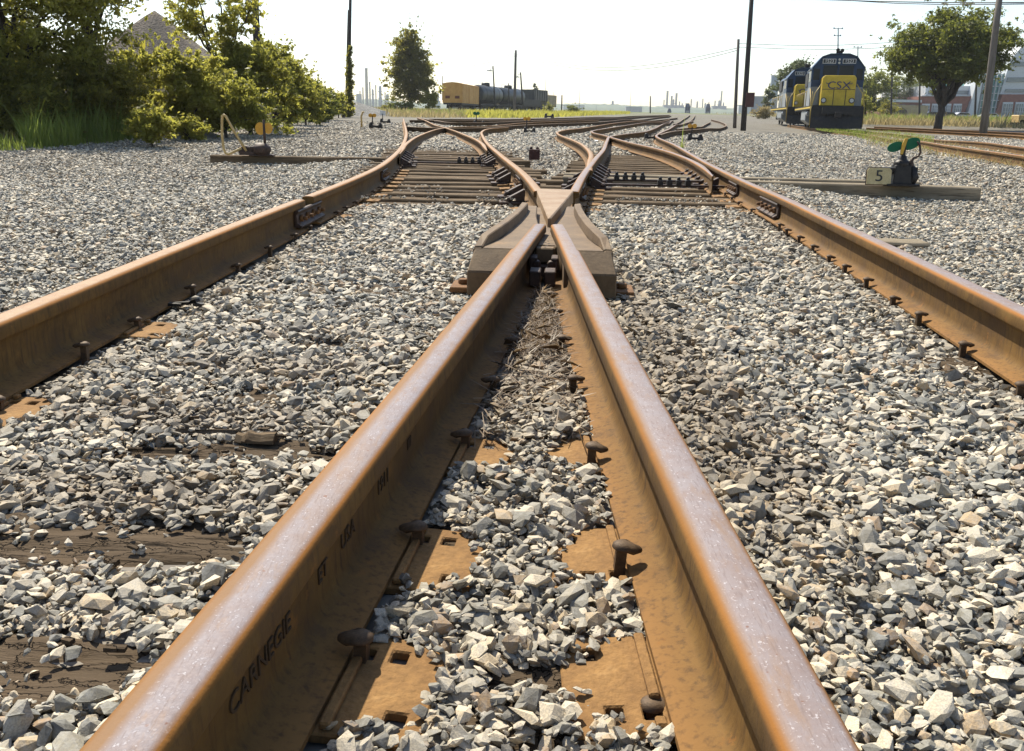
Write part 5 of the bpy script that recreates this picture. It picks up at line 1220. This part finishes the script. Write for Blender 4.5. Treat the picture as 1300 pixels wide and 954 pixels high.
def locomotive(label, loc, rz, trim=True):
    t = thing('diesel_locomotive', label, 'locomotive', loc, rz, 'parked locomotives')
    # underframe and walkway
    MB().b2((-1.50,.55,1.22),(1.50,17.6,1.42)).b2((-.9,.1,.95),(.9,.55,1.35)).build('frame', M['under'], t)
    MB().b2((-1.54,.9,1.425),(1.54,17.3,1.47)).build('walkway', M['under'], t)
    for s in (-1, 1):
        MB().b2((s*1.53-.015,.9,1.30),(s*1.53+.015,17.3,1.40)).build('sill_stripe', M['csx_yellow'], t)
    # pilot and plow
    MB().prism([(-1.5,.55),(-1.5,1.25),(1.5,1.25),(1.5,.55)], .45, .60, axis='y').build('pilot_plate', M['under'], t)
    p = MB()
    for s in (-1, 1): p.add([(0,-.05,.10),(s*1.50,.40,.12),(s*1.50,.48,.80),(0,.22,.86),(0,.10,.10),(s*1.50,.52,.12),(s*1.50,.55,.80),(0,.34,.86)], [(0,1,2,3),(4,5,6,7),(0,1,5,4),(1,2,6,5),(2,3,7,6),(3,0,4,7)])
    p.build('plow', M['under'], t)
    MB().b2((-.14,-.35,.78),(.14,.5,1.02)).b2((-.2,-.55,.74),(.16,-.3,1.08)).build('coupler', M['black_iron'], t, bevel=.02)
    for s in (-1, 1):      # corner steps
        k = MB()
        for i in range(4): k.b2((s*1.25-.24,.58+.0,.28+i*.29),(s*1.25+.24,.86,.32+i*.29))
        k.b2((s*1.51-.02,.56,.2),(s*1.51+.02,.9,1.4)); k.build('step', M['under'], t)
        MB().tube([(s*1.535,.56,.2),(s*1.535,.56,1.4)], .022, 6).build('step_edge', M['rail_yellow'], t)
        for i, xx in enumerate((.35,.6)): MB().tube([(s*xx,.42,1.0),(s*xx,.30,.7),(s*xx*1.1,.24,.45),(s*xx*1.05,.32,.35)], .028, 6).build('brake_hose', M['black_iron'], t)
    # nose
    nose = MB().prism([(-.98,1.47),(.98,1.47),(.98,3.10),(.86,3.26),(-.86,3.26),(-.98,3.10)], 1.05, 2.5, axis='y').build('nose', M['csx_yellow'], t, bevel=.03)
    MB().b2((-.28,1.02,1.50),(-.25,1.045,2.45)).b2((.42,1.02,1.50),(.45,1.045,2.45)).b2((-.95,1.02,2.42),(.95,1.045,2.45)).build('nose_seam', M['black'], nose)['kind'] = 'stuff'
    for s in (-1, 1):
        MB().lathe((s*.82,0,1.78), [(.17,1.0),(.17,1.05)], 16, 'y').build('ditch_light', M['under'], t); MB().lathe((s*.82,0,1.78), [(.12,.985),(.12,1.0)], 16, 'y').build('headlight', M['lamp'], t)
        MB().tube([(s*.75,1.0,2.82),(s*.70,.96,2.76),(s*.58,.96,2.76),(s*.5,1.0,2.80)], .02, 6).build('grab_iron', M['nav'], t)
    me = text_mesh('CSX', .62, .006, M['nav']); me2 = me
    for v in me2.vertices: v.co.x *= 1.18
    link('lettering', me2, nose, (0.0, 1.035, 2.66), (R(90), 0, 0)); 
    # cab
    prof = [(-1.52,1.47),(-1.56,2.2),(-1.56,3.78),(-1.02,4.42),(-.55,4.58),(.55,4.58),(1.02,4.42),(1.56,3.78),(1.56,2.2),(1.52,1.47)]
    lower = [(-1.54,1.47),(-1.555,2.2),(-1.555,2.60),(1.555,2.60),(1.555,2.2),(1.54,1.47)]
    upper = [(-1.555,2.602),(-1.56,3.78),(-1.02,4.42),(-.55,4.58),(.55,4.58),(1.02,4.42),(1.56,3.78),(1.555,2.602)]
    MB().prism(lower, 2.45, 4.75, axis='y').build('cab_side', M['csx_grey'], t)
    cab = MB().prism(upper, 2.44, 4.74, axis='y').build('cab', M['csx_blue'], t)
    MB().prism([(-1.60,3.74),(-1.03,4.45),(-.56,4.62),(.56,4.62),(1.03,4.45),(1.60,3.74),(1.56,3.74),(1.0,4.41),(.54,4.57),(-.54,4.57),(-1.0,4.41),(-1.56,3.74)], 2.25, 4.95, axis='y').build('roof', M['csx_blue'], cab)
    for a, b in ((-.90,-.06),(.06,.90)): MB().b2((a,2.41,3.32),(b,2.435,3.92)).build('windscreen', M['cab_glass'], cab)
    for s in (-1, 1):
        f = MB().b2((min(s*1.08,s*1.46),2.40,3.05),(max(s*1.08,s*1.46),2.432,3.72)).build('door_window', M['cab_glass'] , cab)
        f = MB().b2((min(s*1.04,s*1.50),2.38,1.5),(max(s*1.04,s*1.50),2.43,2.62)).build('cab_door', M['csx_grey'], cab)
        for a, b in ((2.75,3.45),(3.6,4.35)): 
            wnd = MB().b2((s*1.565-.012,a,2.95),(s*1.565+.012,b,3.62)).build('side_window', M['cab_glass'], cab)
            MB().b2((s*1.62-.04,a-.05,3.64),(s*1.62+.06,b+.05,3.68)).build('sunshade', M['csx_grey'], wnd)
        nbx = MB().b2((min(s*.20,s*.98),2.34,4.02),(max(s*.20,s*.98),2.43,4.30)).build('number_board', M['black'], cab)
        fr = MB()
        x0, x1 = min(s*.20,s*.98), max(s*.20,s*.98)
        for lo, hi in (((x0,2.325,4.02),(x1,2.338,4.045)),((x0,2.325,4.275),(x1,2.338,4.30)),((x0,2.325,4.046),(x0+.025,2.338,4.274)),((x1-.025,2.325,4.046),(x1,2.338,4.274))): fr.b2(lo, hi)
        fr.build('board_frame', M['white'], nbx)['kind'] = 'stuff'
        link('numeral', text_mesh('1523', .27, .004, M['white']), nbx, (s*.59, 2.332, 4.155), (R(90), 0, 0))
        MB().lathe((0,0,0), [(.07,0),(.07,.06)], 12, 'y').build('headlight', M['lamp'], cab, loc=(0, 2.33, 4.16+s*.10))
    MB().lathe((0,0,0), [(.06,-.35),(.12,-.35),(.05,-.2),(.04,.1)], 10, 'y').build('horn', M['black_iron'], cab, loc=(-.14, 2.8, 4.82)); MB().lathe((0,0,0), [(.06,-.30),(.12,-.30),(.05,-.15),(.04,.1)], 10, 'y').build('horn', M['black_iron'], cab, loc=(.12, 2.8, 4.80)); MB().b2((-.2,2.75,4.6),(.18,2.85,4.8)).build('horn_bracket', M['black_iron'], cab)
    # long hood
    hood = MB().prism([(-.93,1.47),(.93,1.47),(.93,2.60),(-.93,2.60)], 4.75, 16.6, axis='y').build('hood_lower', M['csx_grey'], t)
    hu = MB().prism([(-.93,2.602),(.93,2.602),(.93,4.05),(.70,4.28),(-.70,4.28),(-.93,4.05)], 4.76, 16.6, axis='y').build('hood_upper', M['csx_blue'], t)
    MB().b2((-1.25,5.0,1.48),(-.935,7.6,2.9)).b2((.935,5.0,1.48),(1.25,7.6,2.6)).build('equipment_box', M['csx_grey'], t, bevel=.03)
    for k in range(9):
        for s in (-1, 1): MB().b2((s*.935-.012,7.9+k*.8,1.6),(s*.935+.012,8.6+k*.8,3.5)).build('hood_door', M['csx_grey' if k%4 else 'csx_blue'], t)
    for k in range(3): MB().lathe((0,0,4.28), [(.55,0),(.6,.1),(.6,.22),(.3,.26)], 16).build('radiator_fan', M['csx_blue'], t, loc=(0, 12.3+k*1.3, 0))
    MB().b2((-.5,9,4.28),(.5,10.6,4.62)).build('exhaust_hatch', M['under'], t); 
    for s in (-1, 1): MB().b2((s*.99-.06,13.0,3.0),(s*.99+.06,15.8,3.95)).build('radiator_grille', M['under'], t)
    # tank, air reservoirs
    MB().prism([(-1.0,.25),(1.0,.25),(1.42,.55),(1.42,1.2),(-1.42,1.2),(-1.42,.55)], 6.7, 11.0, axis='y').build('fuel_tank', M['csx_grey'], t, bevel=.04)
    for s in (-1, 1): MB().lathe((s*1.25,0,1.02), [(.17,5.3),(.19,5.4),(.19,6.55),(.17,6.6)], 12, 'y').build('air_reservoir', M['csx_grey'], t)
    truck(t, 3.6); truck(t, 14.2)
    # handrails
    for s in (-1, 1):
        pts = [(s*1.52,1.0,1.45),(s*1.52,1.0,2.45)]
        MB().tube([(s*1.535,.60,.45),(s*1.50,.62,1.5),(s*1.36,.80,2.2),(s*1.02,1.0,2.75)], .028, 6).build('handrail', M['rail_yellow'], t)
        MB().tube([(s*1.50,5.0,2.45),(s*1.50,16.9,2.45)], .022, 6).build('handrail', M['rail_yellow'], t)
        MB().tube([(s*1.535,.62,.6),(s*1.56,1.3,1.9),(s*1.56,2.40,2.5)], .022, 6).build('handrail', M['rail_yellow'], t)
        for k in range(9): MB().tube([(s*1.50,5.1+k*1.45,1.47),(s*1.50,5.1+k*1.45,2.45)], .02, 6).build('stanchion', M['rail_yellow'], t)
        MB().tube([(s*1.50,1.0,1.47),(s*1.50,1.0,2.3)], .02, 6).build('stanchion', M['rail_yellow'], t)
    return t
LP = pd(1062, 160, 49.0); LP.z = Gh(49.0, LP.x)+RT; LH = 14.0
l1 = locomotive('front blue and grey locomotive with yellow nose, carrying the number 1523', (LP.x, LP.y, LP.z), R(-LH))
q = LP+Vector((math.sin(R(LH-1.5)), math.cos(R(LH-1.5)), 0))*16.9
l2 = locomotive('second blue and grey locomotive coupled behind the yellow nosed leader', (q.x, q.y, Gh(q.y, q.x)+RT), R(-LH+2.5))
for l_ in (l1, l2): l_.scale = (.9, .9, .9)
# tiny distant engines facing us
def far_engine(label, px, ytop, wpx, D):
    a = pd(px, ytop, D); W = wpx*D/1103; z0 = Gh(D)+.1; H = max(3.6, a.z-z0); t = thing('diesel_locomotive', label, 'locomotive', (a.x, D, z0), R(-10), 'distant engines')
    MB().prism([(-W/2,1.2),(W/2,1.2),(W/2,H*.82),(W/4,H),(-W/4,H),(-W/2,H*.82)], 0, 14, axis='y').build('cab', M['csx_blue'], t); MB().b2((-W*.4,-1,.2),(W*.4,14.5,1.19)).build('frame', M['under'], t)
    MB().b2((-W*.3,-1.2,1.2),(W*.3,-.01,H*.62)).build('nose', M['csx_grey'], t)
    for s in (-1, 1): MB().b2((s*W*.2-W*.12,-.06,H*.66),(s*W*.2+W*.12,-.005,H*.82)).build('windscreen', M['cab_glass'], t)
    for k in range(4): wheelset(t, 1+k*3.6, .5)
far_engine('distant blue engine on the horizon below the stack group', 873.5, 131.5, 6.2, 480)
far_engine('smaller distant blue engine to the right on the horizon', 899.5, 132, 5.6, 520)
far_engine('lowest distant blue wagon like engine left of the others', 850, 138, 5.0, 560)

# ================================================================== FREIGHT WAGONS
M['boxcar'] = mat_noise('faded_brown_orange_paint', (.58,.29,.07), (.74,.42,.12), 1.2, .75, 0, .2, .01, (.70,.48,.22)); M['boxcar_rust'] = mat_noise('boxcar_rust', (.10,.03,.015), (.20,.06,.03), 2, .85, 0, 0)
M['tank_black'] = mat_noise('sooty_tank_paint', (.022,.024,.024), (.060,.062,.058), 1.4, .45, .2, .1, .01); M['tan'] = mat_noise('faded_tan_paint', (.34,.27,.16), (.46,.37,.24), 1.4, .8, 0, 0)
def flatbed_parts(t, L, w=2.9, z=1.0, m='under'):
    MB().b2((-w/2,.0,z-.05),(w/2,L,z+.22)).b2((-.35,.6,.65),(.35,L-.6,z-.05)).build('frame', M[m], t)
    truck(t, 1.9, wb=1.8, r=.46); truck(t, L-1.9, wb=1.8, r=.46)
    MB().b2((-.15,-.7,.75),(.15,.0,1.0)).build('coupler', M['black_iron'], t)
def boxcar(label, loc, rz, L=15.0, H=4.25, mat='boxcar', group='old freight wagons in a row'):
    t = thing('boxcar', label, 'boxcar', loc, rz, group); flatbed_parts(t, L)
    W = 1.5
    MB().prism([(-W,1.2),(W,1.2),(W,H-.25),(W*.6,H-.13),(0,H-.06),(-W*.6,H-.13),(-W,H-.25)], 0, L, axis='y').build('body', M[mat], t)
    MB().prism([(-W-.06,H-.26),(-W*.6,H-.12),(0,H-.04),(W*.6,H-.12),(W+.06,H-.26),(W+.06,H-.20),(W*.6,H-.06),(0,H+.02),(-W*.6,H-.06),(-W-.06,H-.20)], -.1, L+.1, axis='y').build('roof', M[mat], t)
    for z in (1.9, 2.6, 3.3): MB().b2((-W+.05,-.05,z),(W-.05,-.002,z+.07)).build('end_rib', M[mat], t)
    for s in (-1, 1):
        MB().b2((s*W-.03+s*.03,-.03,1.2),(s*W+.03+s*.03,.12,H-.26)).build('corner_post', M[mat], t)
        MB().b2((s*W-.03+s*.03,L*.40,1.25),(s*W+.03+s*.03,L*.60,H-.5)).build('sliding_door', M[mat], t)
        for k in range(10):
            if not .38 < (k+.5)/10 < .62: MB().b2((s*W+s*.002-.012,L*(k+.5)/10-.04,1.25),(s*W+s*.02+.012,L*(k+.5)/10+.04,H-.32)).build('side_rib', M[mat], t)
        MB().b2((s*.75-.35,-.07,1.85),(s*.75+.35,-.055,2.25)).build('rust_patch', M['boxcar_rust'], t) if mat == 'boxcar' else None
    MB().tube([(-W-.12,.2,1.6),(-W-.12,.2,H+.9)], .06, 6).build('brake_mast', M['under'], t)
    return t
def tankcar(label, loc, rz, L=12.0, r=1.42, group='old freight wagons in a row', dome=True):
    t = thing('tank_wagon', label, 'tank wagon', loc, rz, group); flatbed_parts(t, L, 2.6)
    cz = 1.25+r
    MB().lathe((0,0,cz), [(r*.3,.15),(r*.75,.28),(r*.95,.5),(r,.8),(r,L-.8),(r*.95,L-.5),(r*.75,L-.28),(r*.3,L-.15)], 28, 'y').build('tank', M['tank_black'], t)
    for k in (.22,.5,.78): MB().lathe((0,0,cz), [(r+.02,L*k-.05),(r+.02,L*k+.05)], 28, 'y').build('band', M['under'], t)
    MB().lathe((0,L/2,cz+r-.1), [(.75,0),(.75,.5),(.55,.6)], 16).build('dome', M['tank_black'], t)
    MB().tube([(-.9,L/2-1,cz+r*.8),(-.9,L/2-1,cz+r+.6),(-.9,L/2+1,cz+r+.6),(-.9,L/2+1,cz+r*.8)], .03, 6).build('platform_rail', M['under'], t)
    for s in (-1, 1): MB().tube([(s*1.35,.3,1.7),(s*1.5,L/2,1.7),(s*1.35,L-.3,1.7)], .03, 6).build('handrail', M['under'], t)
    return t
def gp(px, D, off=RT): q = pd(px, 150, D); return Vector((q.x, D, Gh(D)+off))
b0 = gp(574.5, 138)
boxcar('faded orange brown boxcar with rusty end at the left of the wagon row', (b0.x, b0.y, b0.z+.0), R(-7.5))
a = gp(601.5, 153); tankcar('first sooty tank wagon, right behind the brown boxcar', a, R(-16.5), 12.4, 1.55)
a = gp(629.0, 165); tankcar('second sooty tank wagon, behind the leaning tall pole', a, R(-20.5), 12.4, 1.5)
a = gp(655.5, 176); t = thing('flat_wagon', 'low dark open wagon between tank wagons and dark hopper', 'flat wagon', a, R(-22), 'old freight wagons in a row'); flatbed_parts(t, 9.5); 
for s in (-1, 1): MB().b2((s*1.4-.05,0,1.22),(s*1.4+.05,9.5,2.3)).build('side_board', M['under'], t)
for yy in (.05, 9.4): MB().b2((-1.34,yy-.04,1.22),(1.34,yy+.04,2.3)).build('end_board', M['under'], t)
a = gp(669.0, 185); t = thing('hopper_wagon', 'tall black hopper wagon near the right end of the row', 'hopper wagon', a, R(-22), 'old freight wagons in a row'); flatbed_parts(t, 8)
MB().prism([(-1.0,1.2),(1.0,1.2),(1.5,2.2),(1.5,4.3),(-1.5,4.3),(-1.5,2.2)], 0, 8, axis='y').build('hopper_body', M['tank_black'], t)
for k in range(6): MB().b2((1.5,.4+k*1.4,1.9),(1.58,.5+k*1.4,4.25)).build('side_rib', M['under'], t)
a = gp(682.5, 194); boxcar('small pale tan van at the right end of the wagon row', a, R(-20), 8.5, 3.6, 'tan')

# ================================================================== POLES AND WIRES
def pole(label, b, tp, D, wpx, mat='pole', name='utility_pole', cat='utility pole', arm=False, dz=.0):
    q, t_ = pd(*b, D), pd(*tp, D); r = wpx*D/1103/2; z0 = Gh(D)-.3
    d = (t_-q); k = (z0-q.z)/d.z; q = q+d*k; t = thing(name, label, cat, q)
    MB().tube([(0,0,0), *(tuple((t_-q)*u) for u in (.25,.5,.75,1))], [r*1.1, r*1.02, r*.95, r*.88, r*.8], 10).build('shaft', M[mat], t)
    return t, t_
P1, T1 = pole('tall grey pole cut off by the top of the picture beside the lone tree', (1249.5,157), (1270,-12), 48, 8.6)
P2, T2 = pole('dark leaning pole with a box near its foot, left of the locomotives', (944,157), (955,-14), 52, 6.2, 'pole_dark')
MB().b2((-.05,-.30,1.4),(.42,.1,2.2)).build('switch_box', mat_noise('dark_red_box', (.07,.03,.025), (.12,.05,.04), 3), P2)
MB().b2((-.12,-.2,2.3),(-.02,.1,2.9)).build('bracket', M['under'], P2)
P3, T3 = pole('shorter thin pole just left of the dark leaning pole', (933,153), (937.5,50), 60, 4.0)
P4, T4 = pole('tall bare pole standing before the second tank wagon', (653,145), (654.8,64), 112, 3.6)
P5, T5 = pole('tall dark pole wrapped in ivy at the end of the hedge', (442,152), (445,-14), 62, 4.2, 'pole_dark')
P5b, T5b = pole('thin bare pole standing right beside the ivy wrapped pole', (438.5,150), (442.2,13), 66, 2.0, 'pole_dark')
P6, T6 = pole('thick dark pole rising out of the olive tree at left', (330,150), (323,-20), 30, 9.5, 'pole_dark')
P7, T7 = pole('slim greenish post behind the yard tracks', (825.5,146), (825.7,122), 230, 1.6, 'pole_dark')
P8, T8 = pole('slim dark post on the verge beside the rounded bush', (713,144.5), (713.4,121), 175, 1.8, 'pole_dark')
P9, T9 = pole('short pole between the two lamp posts', (646.5,140), (645.7,106), 150, 1.6, 'pole_dark')
P10, T10 = pole('slender pole behind the tree mass right of the front locomotive', (1131,150), (1133,82), 120, 2.2, 'pole_dark')
P11, T11 = pole('slender pole left of the lone tree trunk', (1167,151), (1168,94), 120, 2.2, 'pole_dark')
P12, T12 = pole('slim dark pole in front of the teal glass tower', (1237.5,150), (1240,96), 120, 2.6, 'pole_dark')
# ivy
def ivy(label, par_base, D, px0, px1, y0, y1, wpx, n, seed):
    global rng
    rng = np.random.default_rng(seed); C = []; Rr = []
    for i in range(26):
        u = i/25; q = pd(px0+(px1-px0)*u, y0+(y1-y0)*u, D); wob = wpx*D/1103/2*(1.15-.65*u)
        C.append((q.x+rng.uniform(-.25, .25)*wob, D+rng.uniform(-.3, .3)*wob, q.z)); Rr.append(wob*rng.uniform(.55, .9))
    V, F = leaf_cloud(C, Rr, n, .15); o = link('ivy', fast('ivy', V, F, M['leaf_dark'])); tag(o, label, 'ivy'); return o
ivy('ivy climbing the tall pole at the end of the hedge', None, 61.5, 443, 444.5, 146, 60, 13, 3600, 90)
q = pd(434, 128, 60); b = pd(436, 150, 60); tt = thing('crooked_post', 'short crooked dark post left of the ivy covered pole', 'post', (b.x, 60, Gh(60)))
MB().tube([(0,0,-.2),(0,0,1.6),(-.15,0,q.z-Gh(60)),(-.55,0,q.z-Gh(60)+.45),(-.75,0,q.z-Gh(60)+.1)], [.11,.10,.09,.08,.05], 8).build('shaft', M['pole_dark'], tt)
def lamp_post(label, b, tp, D, wpx, lx):
    t, top = pole(label, b, tp, D, wpx, 'pole_dark', 'lamp_post', 'lamp post'); c = top-Vector(t.location); e = pd(lx, tp[1]+6, D)-Vector(t.location)
    MB().tube([tuple(c-Vector((0,0,.4))), tuple((c+e)/2+Vector((0,0,.1))), tuple(e)], .05, 6).build('arm', M['pole_dark'], t)
    MB().b2((e.x-.5,e.y-.15,e.z-.1),(e.x+.45,e.y+.15,e.z+.08)).build('lamp_head', M['far_conc'], t, bevel=.03)
lamp_post('lamp post above the first tank wagon, lamp reaching left', (629,144), (625.8,84), 158, 2.0, 621.5); lamp_post('lamp post above the dark open wagon, lamp reaching left', (664.5,144), (660.8,92), 168, 2.2, 656.5)
def antenna(label, px, y0, ytop, D, arms):
    b = pd(px, 150, D); t = thing('antenna_mast', label, 'antenna mast', (b.x, D, Gh(D)-.2)); top = pd(px+1.2, ytop, D); H = top.z-Gh(D)+.2
    MB().tube([(0,0,0),(top.x-b.x,0,H)], [.12,.06], 8).build('shaft', M['far_conc'], t)
    for h, w_ in arms:
        MB().tube([(top.x-b.x-w_,0,H-h),(top.x-b.x+w_,0,H-h)], .035, 6).build('arm', M['far_conc'], t)
        for s in (-1, 1): MB().b2((top.x-b.x+s*w_-.06,-.05,H-h-.05),(top.x-b.x+s*w_+.06,.05,H-h+.10)).build('insulator', M['far_conc'], t)
antenna('antenna mast with two cross arms rising behind the front locomotive', 1063, 150, 35.5, 92, ((.08,.42),(.75,.3)))
antenna('smaller antenna mast right of the front locomotive roof', 1088, 150, 59, 100, ((.1,.40),))
def wire(label, pts, D0, D1, r=.014, group='overhead wires'):
    P = []
    for i, (px, py) in enumerate(pts): u = i/(len(pts)-1); P.append(pd(px, py, D0+(D1-D0)*u))
    o = MB().tube(smooth(spline(P, 3.0), 3), r, 5).build('overhead_wire', M['black'], None); tag(o, label, 'wire', group)
wire('upper wire sagging left from the tall bare pole', [(540,85),(570,86),(600,84),(628,77),(654,68.5)], 125, 112, .024)
wire('lower wire sagging left from the tall bare pole', [(548,88),(575,88.5),(603,86),(630,79),(654,71)], 125, 112, .024)
wire('upper wire sagging right from the tall bare pole to the thin pole', [(655,69),(690,77),(740,85.5),(800,86),(870,76),(937,61)], 112, 60, .022)
wire('lower wire sagging right from the tall bare pole to the thin pole', [(655,71),(690,80),(740,89),(800,90),(870,81),(937,64)], 112, 60, .022)
wire('upper wire running from the thin pole past the locomotive roof', [(937,55.5),(1000,60),(1063,61),(1110,57),(1200,47),(1330,50)], 60, 70, .016)
wire('lower wire running from the thin pole past the locomotive roof', [(937,60),(1000,64),(1063,66),(1110,63),(1200,54),(1330,56)], 60, 70, .016)
wire('upper heavy cable across the top right corner', [(985,-3),(1050,1),(1120,3),(1200,4.5),(1262,4),(1330,3.5)], 60, 46, .03)
wire('lower heavy cable across the top right corner', [(1040,-3),(1080,2),(1135,7.5),(1200,7),(1262,5.5),(1330,5)], 60, 46, .026)

# vehicles and clutter before the brick building
def car(label, px, D, L, col, rz=0):
    q = pd(px, 150, D); t = thing('parked_car', label, 'car', (q.x, D, Gh(D)), rz)
    MB().prism([(-L/2,.35),(L/2,.35),(L/2,.75),(L*.36,.92),(L*.2,1.4),(-L*.22,1.42),(-L*.38,.95),(-L/2,.85)], -.85, .85, axis='y').build('body', M[col], t, bevel=.05)
    MB().prism([(-L*.33,.95),(L*.31,.94),(L*.185,1.34),(-L*.20,1.36)], -.87, .87, axis='y').build('window', M['cab_glass'], t)
    for x in (-L*.31, L*.31):
        for s in (-1, 1): MB().lathe((0,0,0), [(.32,-.11),(.32,.11)], 14, 'y').build('wheel', M['black'], t, loc=(x, s*.78, .32))
M['car_dark'] = flat('dark_car_paint', (.02,.022,.03), .3); M['car_white'] = flat('silver_car_paint', (.5,.5,.52), .3)
car('dark parked car left of the lone tree trunk before the building', 1183, 178, 4.4, 'car_dark'); car('dark car beside the trunk, partly behind it', 1202, 182, 4.2, 'car_dark'); car('silver parked car at the foot of the white pier', 1221, 185, 4.2, 'car_white'); car('silver parked car left of the grey pole', 1256, 190, 4.3, 'car_white')
q = gp(1153, 170, 0); t = thing('storage_container', 'tan storage container before the low warehouse', 'container', q)
MB().b2((-3.5,0,.1),(3.5,2.4,2.5)).build('body', M['tan'], t)
for k in range(8): MB().b2((-3.3+k*.9,-.05,.2),(-3.1+k*.9,-.002,2.4)).build('rib', M['tan'], t)
q = gp(1139, 160, 0); MB().prism([(-1.5,0),(1.5,0),(1.2,1.5),(.2,2.1),(-1.0,1.6)], -1, 1, axis='y').build('rubble_heap', M['pile'], None, bevel=.1, loc=q); o = bpy.data.objects['rubble_heap']; tag(o, 'pale soil heap beside the tan container', 'soil heap')
q = gp(1299, 70, 0); t = thing('yellow_machine', 'yellow machine half out of the picture at the right edge', 'machine', q)
MB().b2((-.3,0,.35),(1.6,1.2,.95)).build('body', M['yellow_worn'], t, bevel=.05)
for x in (0, 1.2):
    for yy in (.1, 1.1): MB().lathe((0,0,0), [(.3,-.1),(.3,.1)], 12, 'y').build('wheel', M['black'], t, loc=(x, yy, .3))

# ================================================================== HAZE
hz = MB().b2((-1500, -20, -40), (1500, 1900, 75)).mesh('haze', [])
ho = link('haze', hz); tag(ho, kind='stuff')
t = NT('haze_air'); v = t.n('ShaderNodeVolumePrincipled'); v.inputs['Color'].default_value = (.93,.96,1.0,1); v.inputs['Density'].default_value = .00020; v.inputs['Anisotropy'].default_value = .3
t.l(v.outputs[0], t.out.inputs['Volume']); hz.materials.append(t.m)
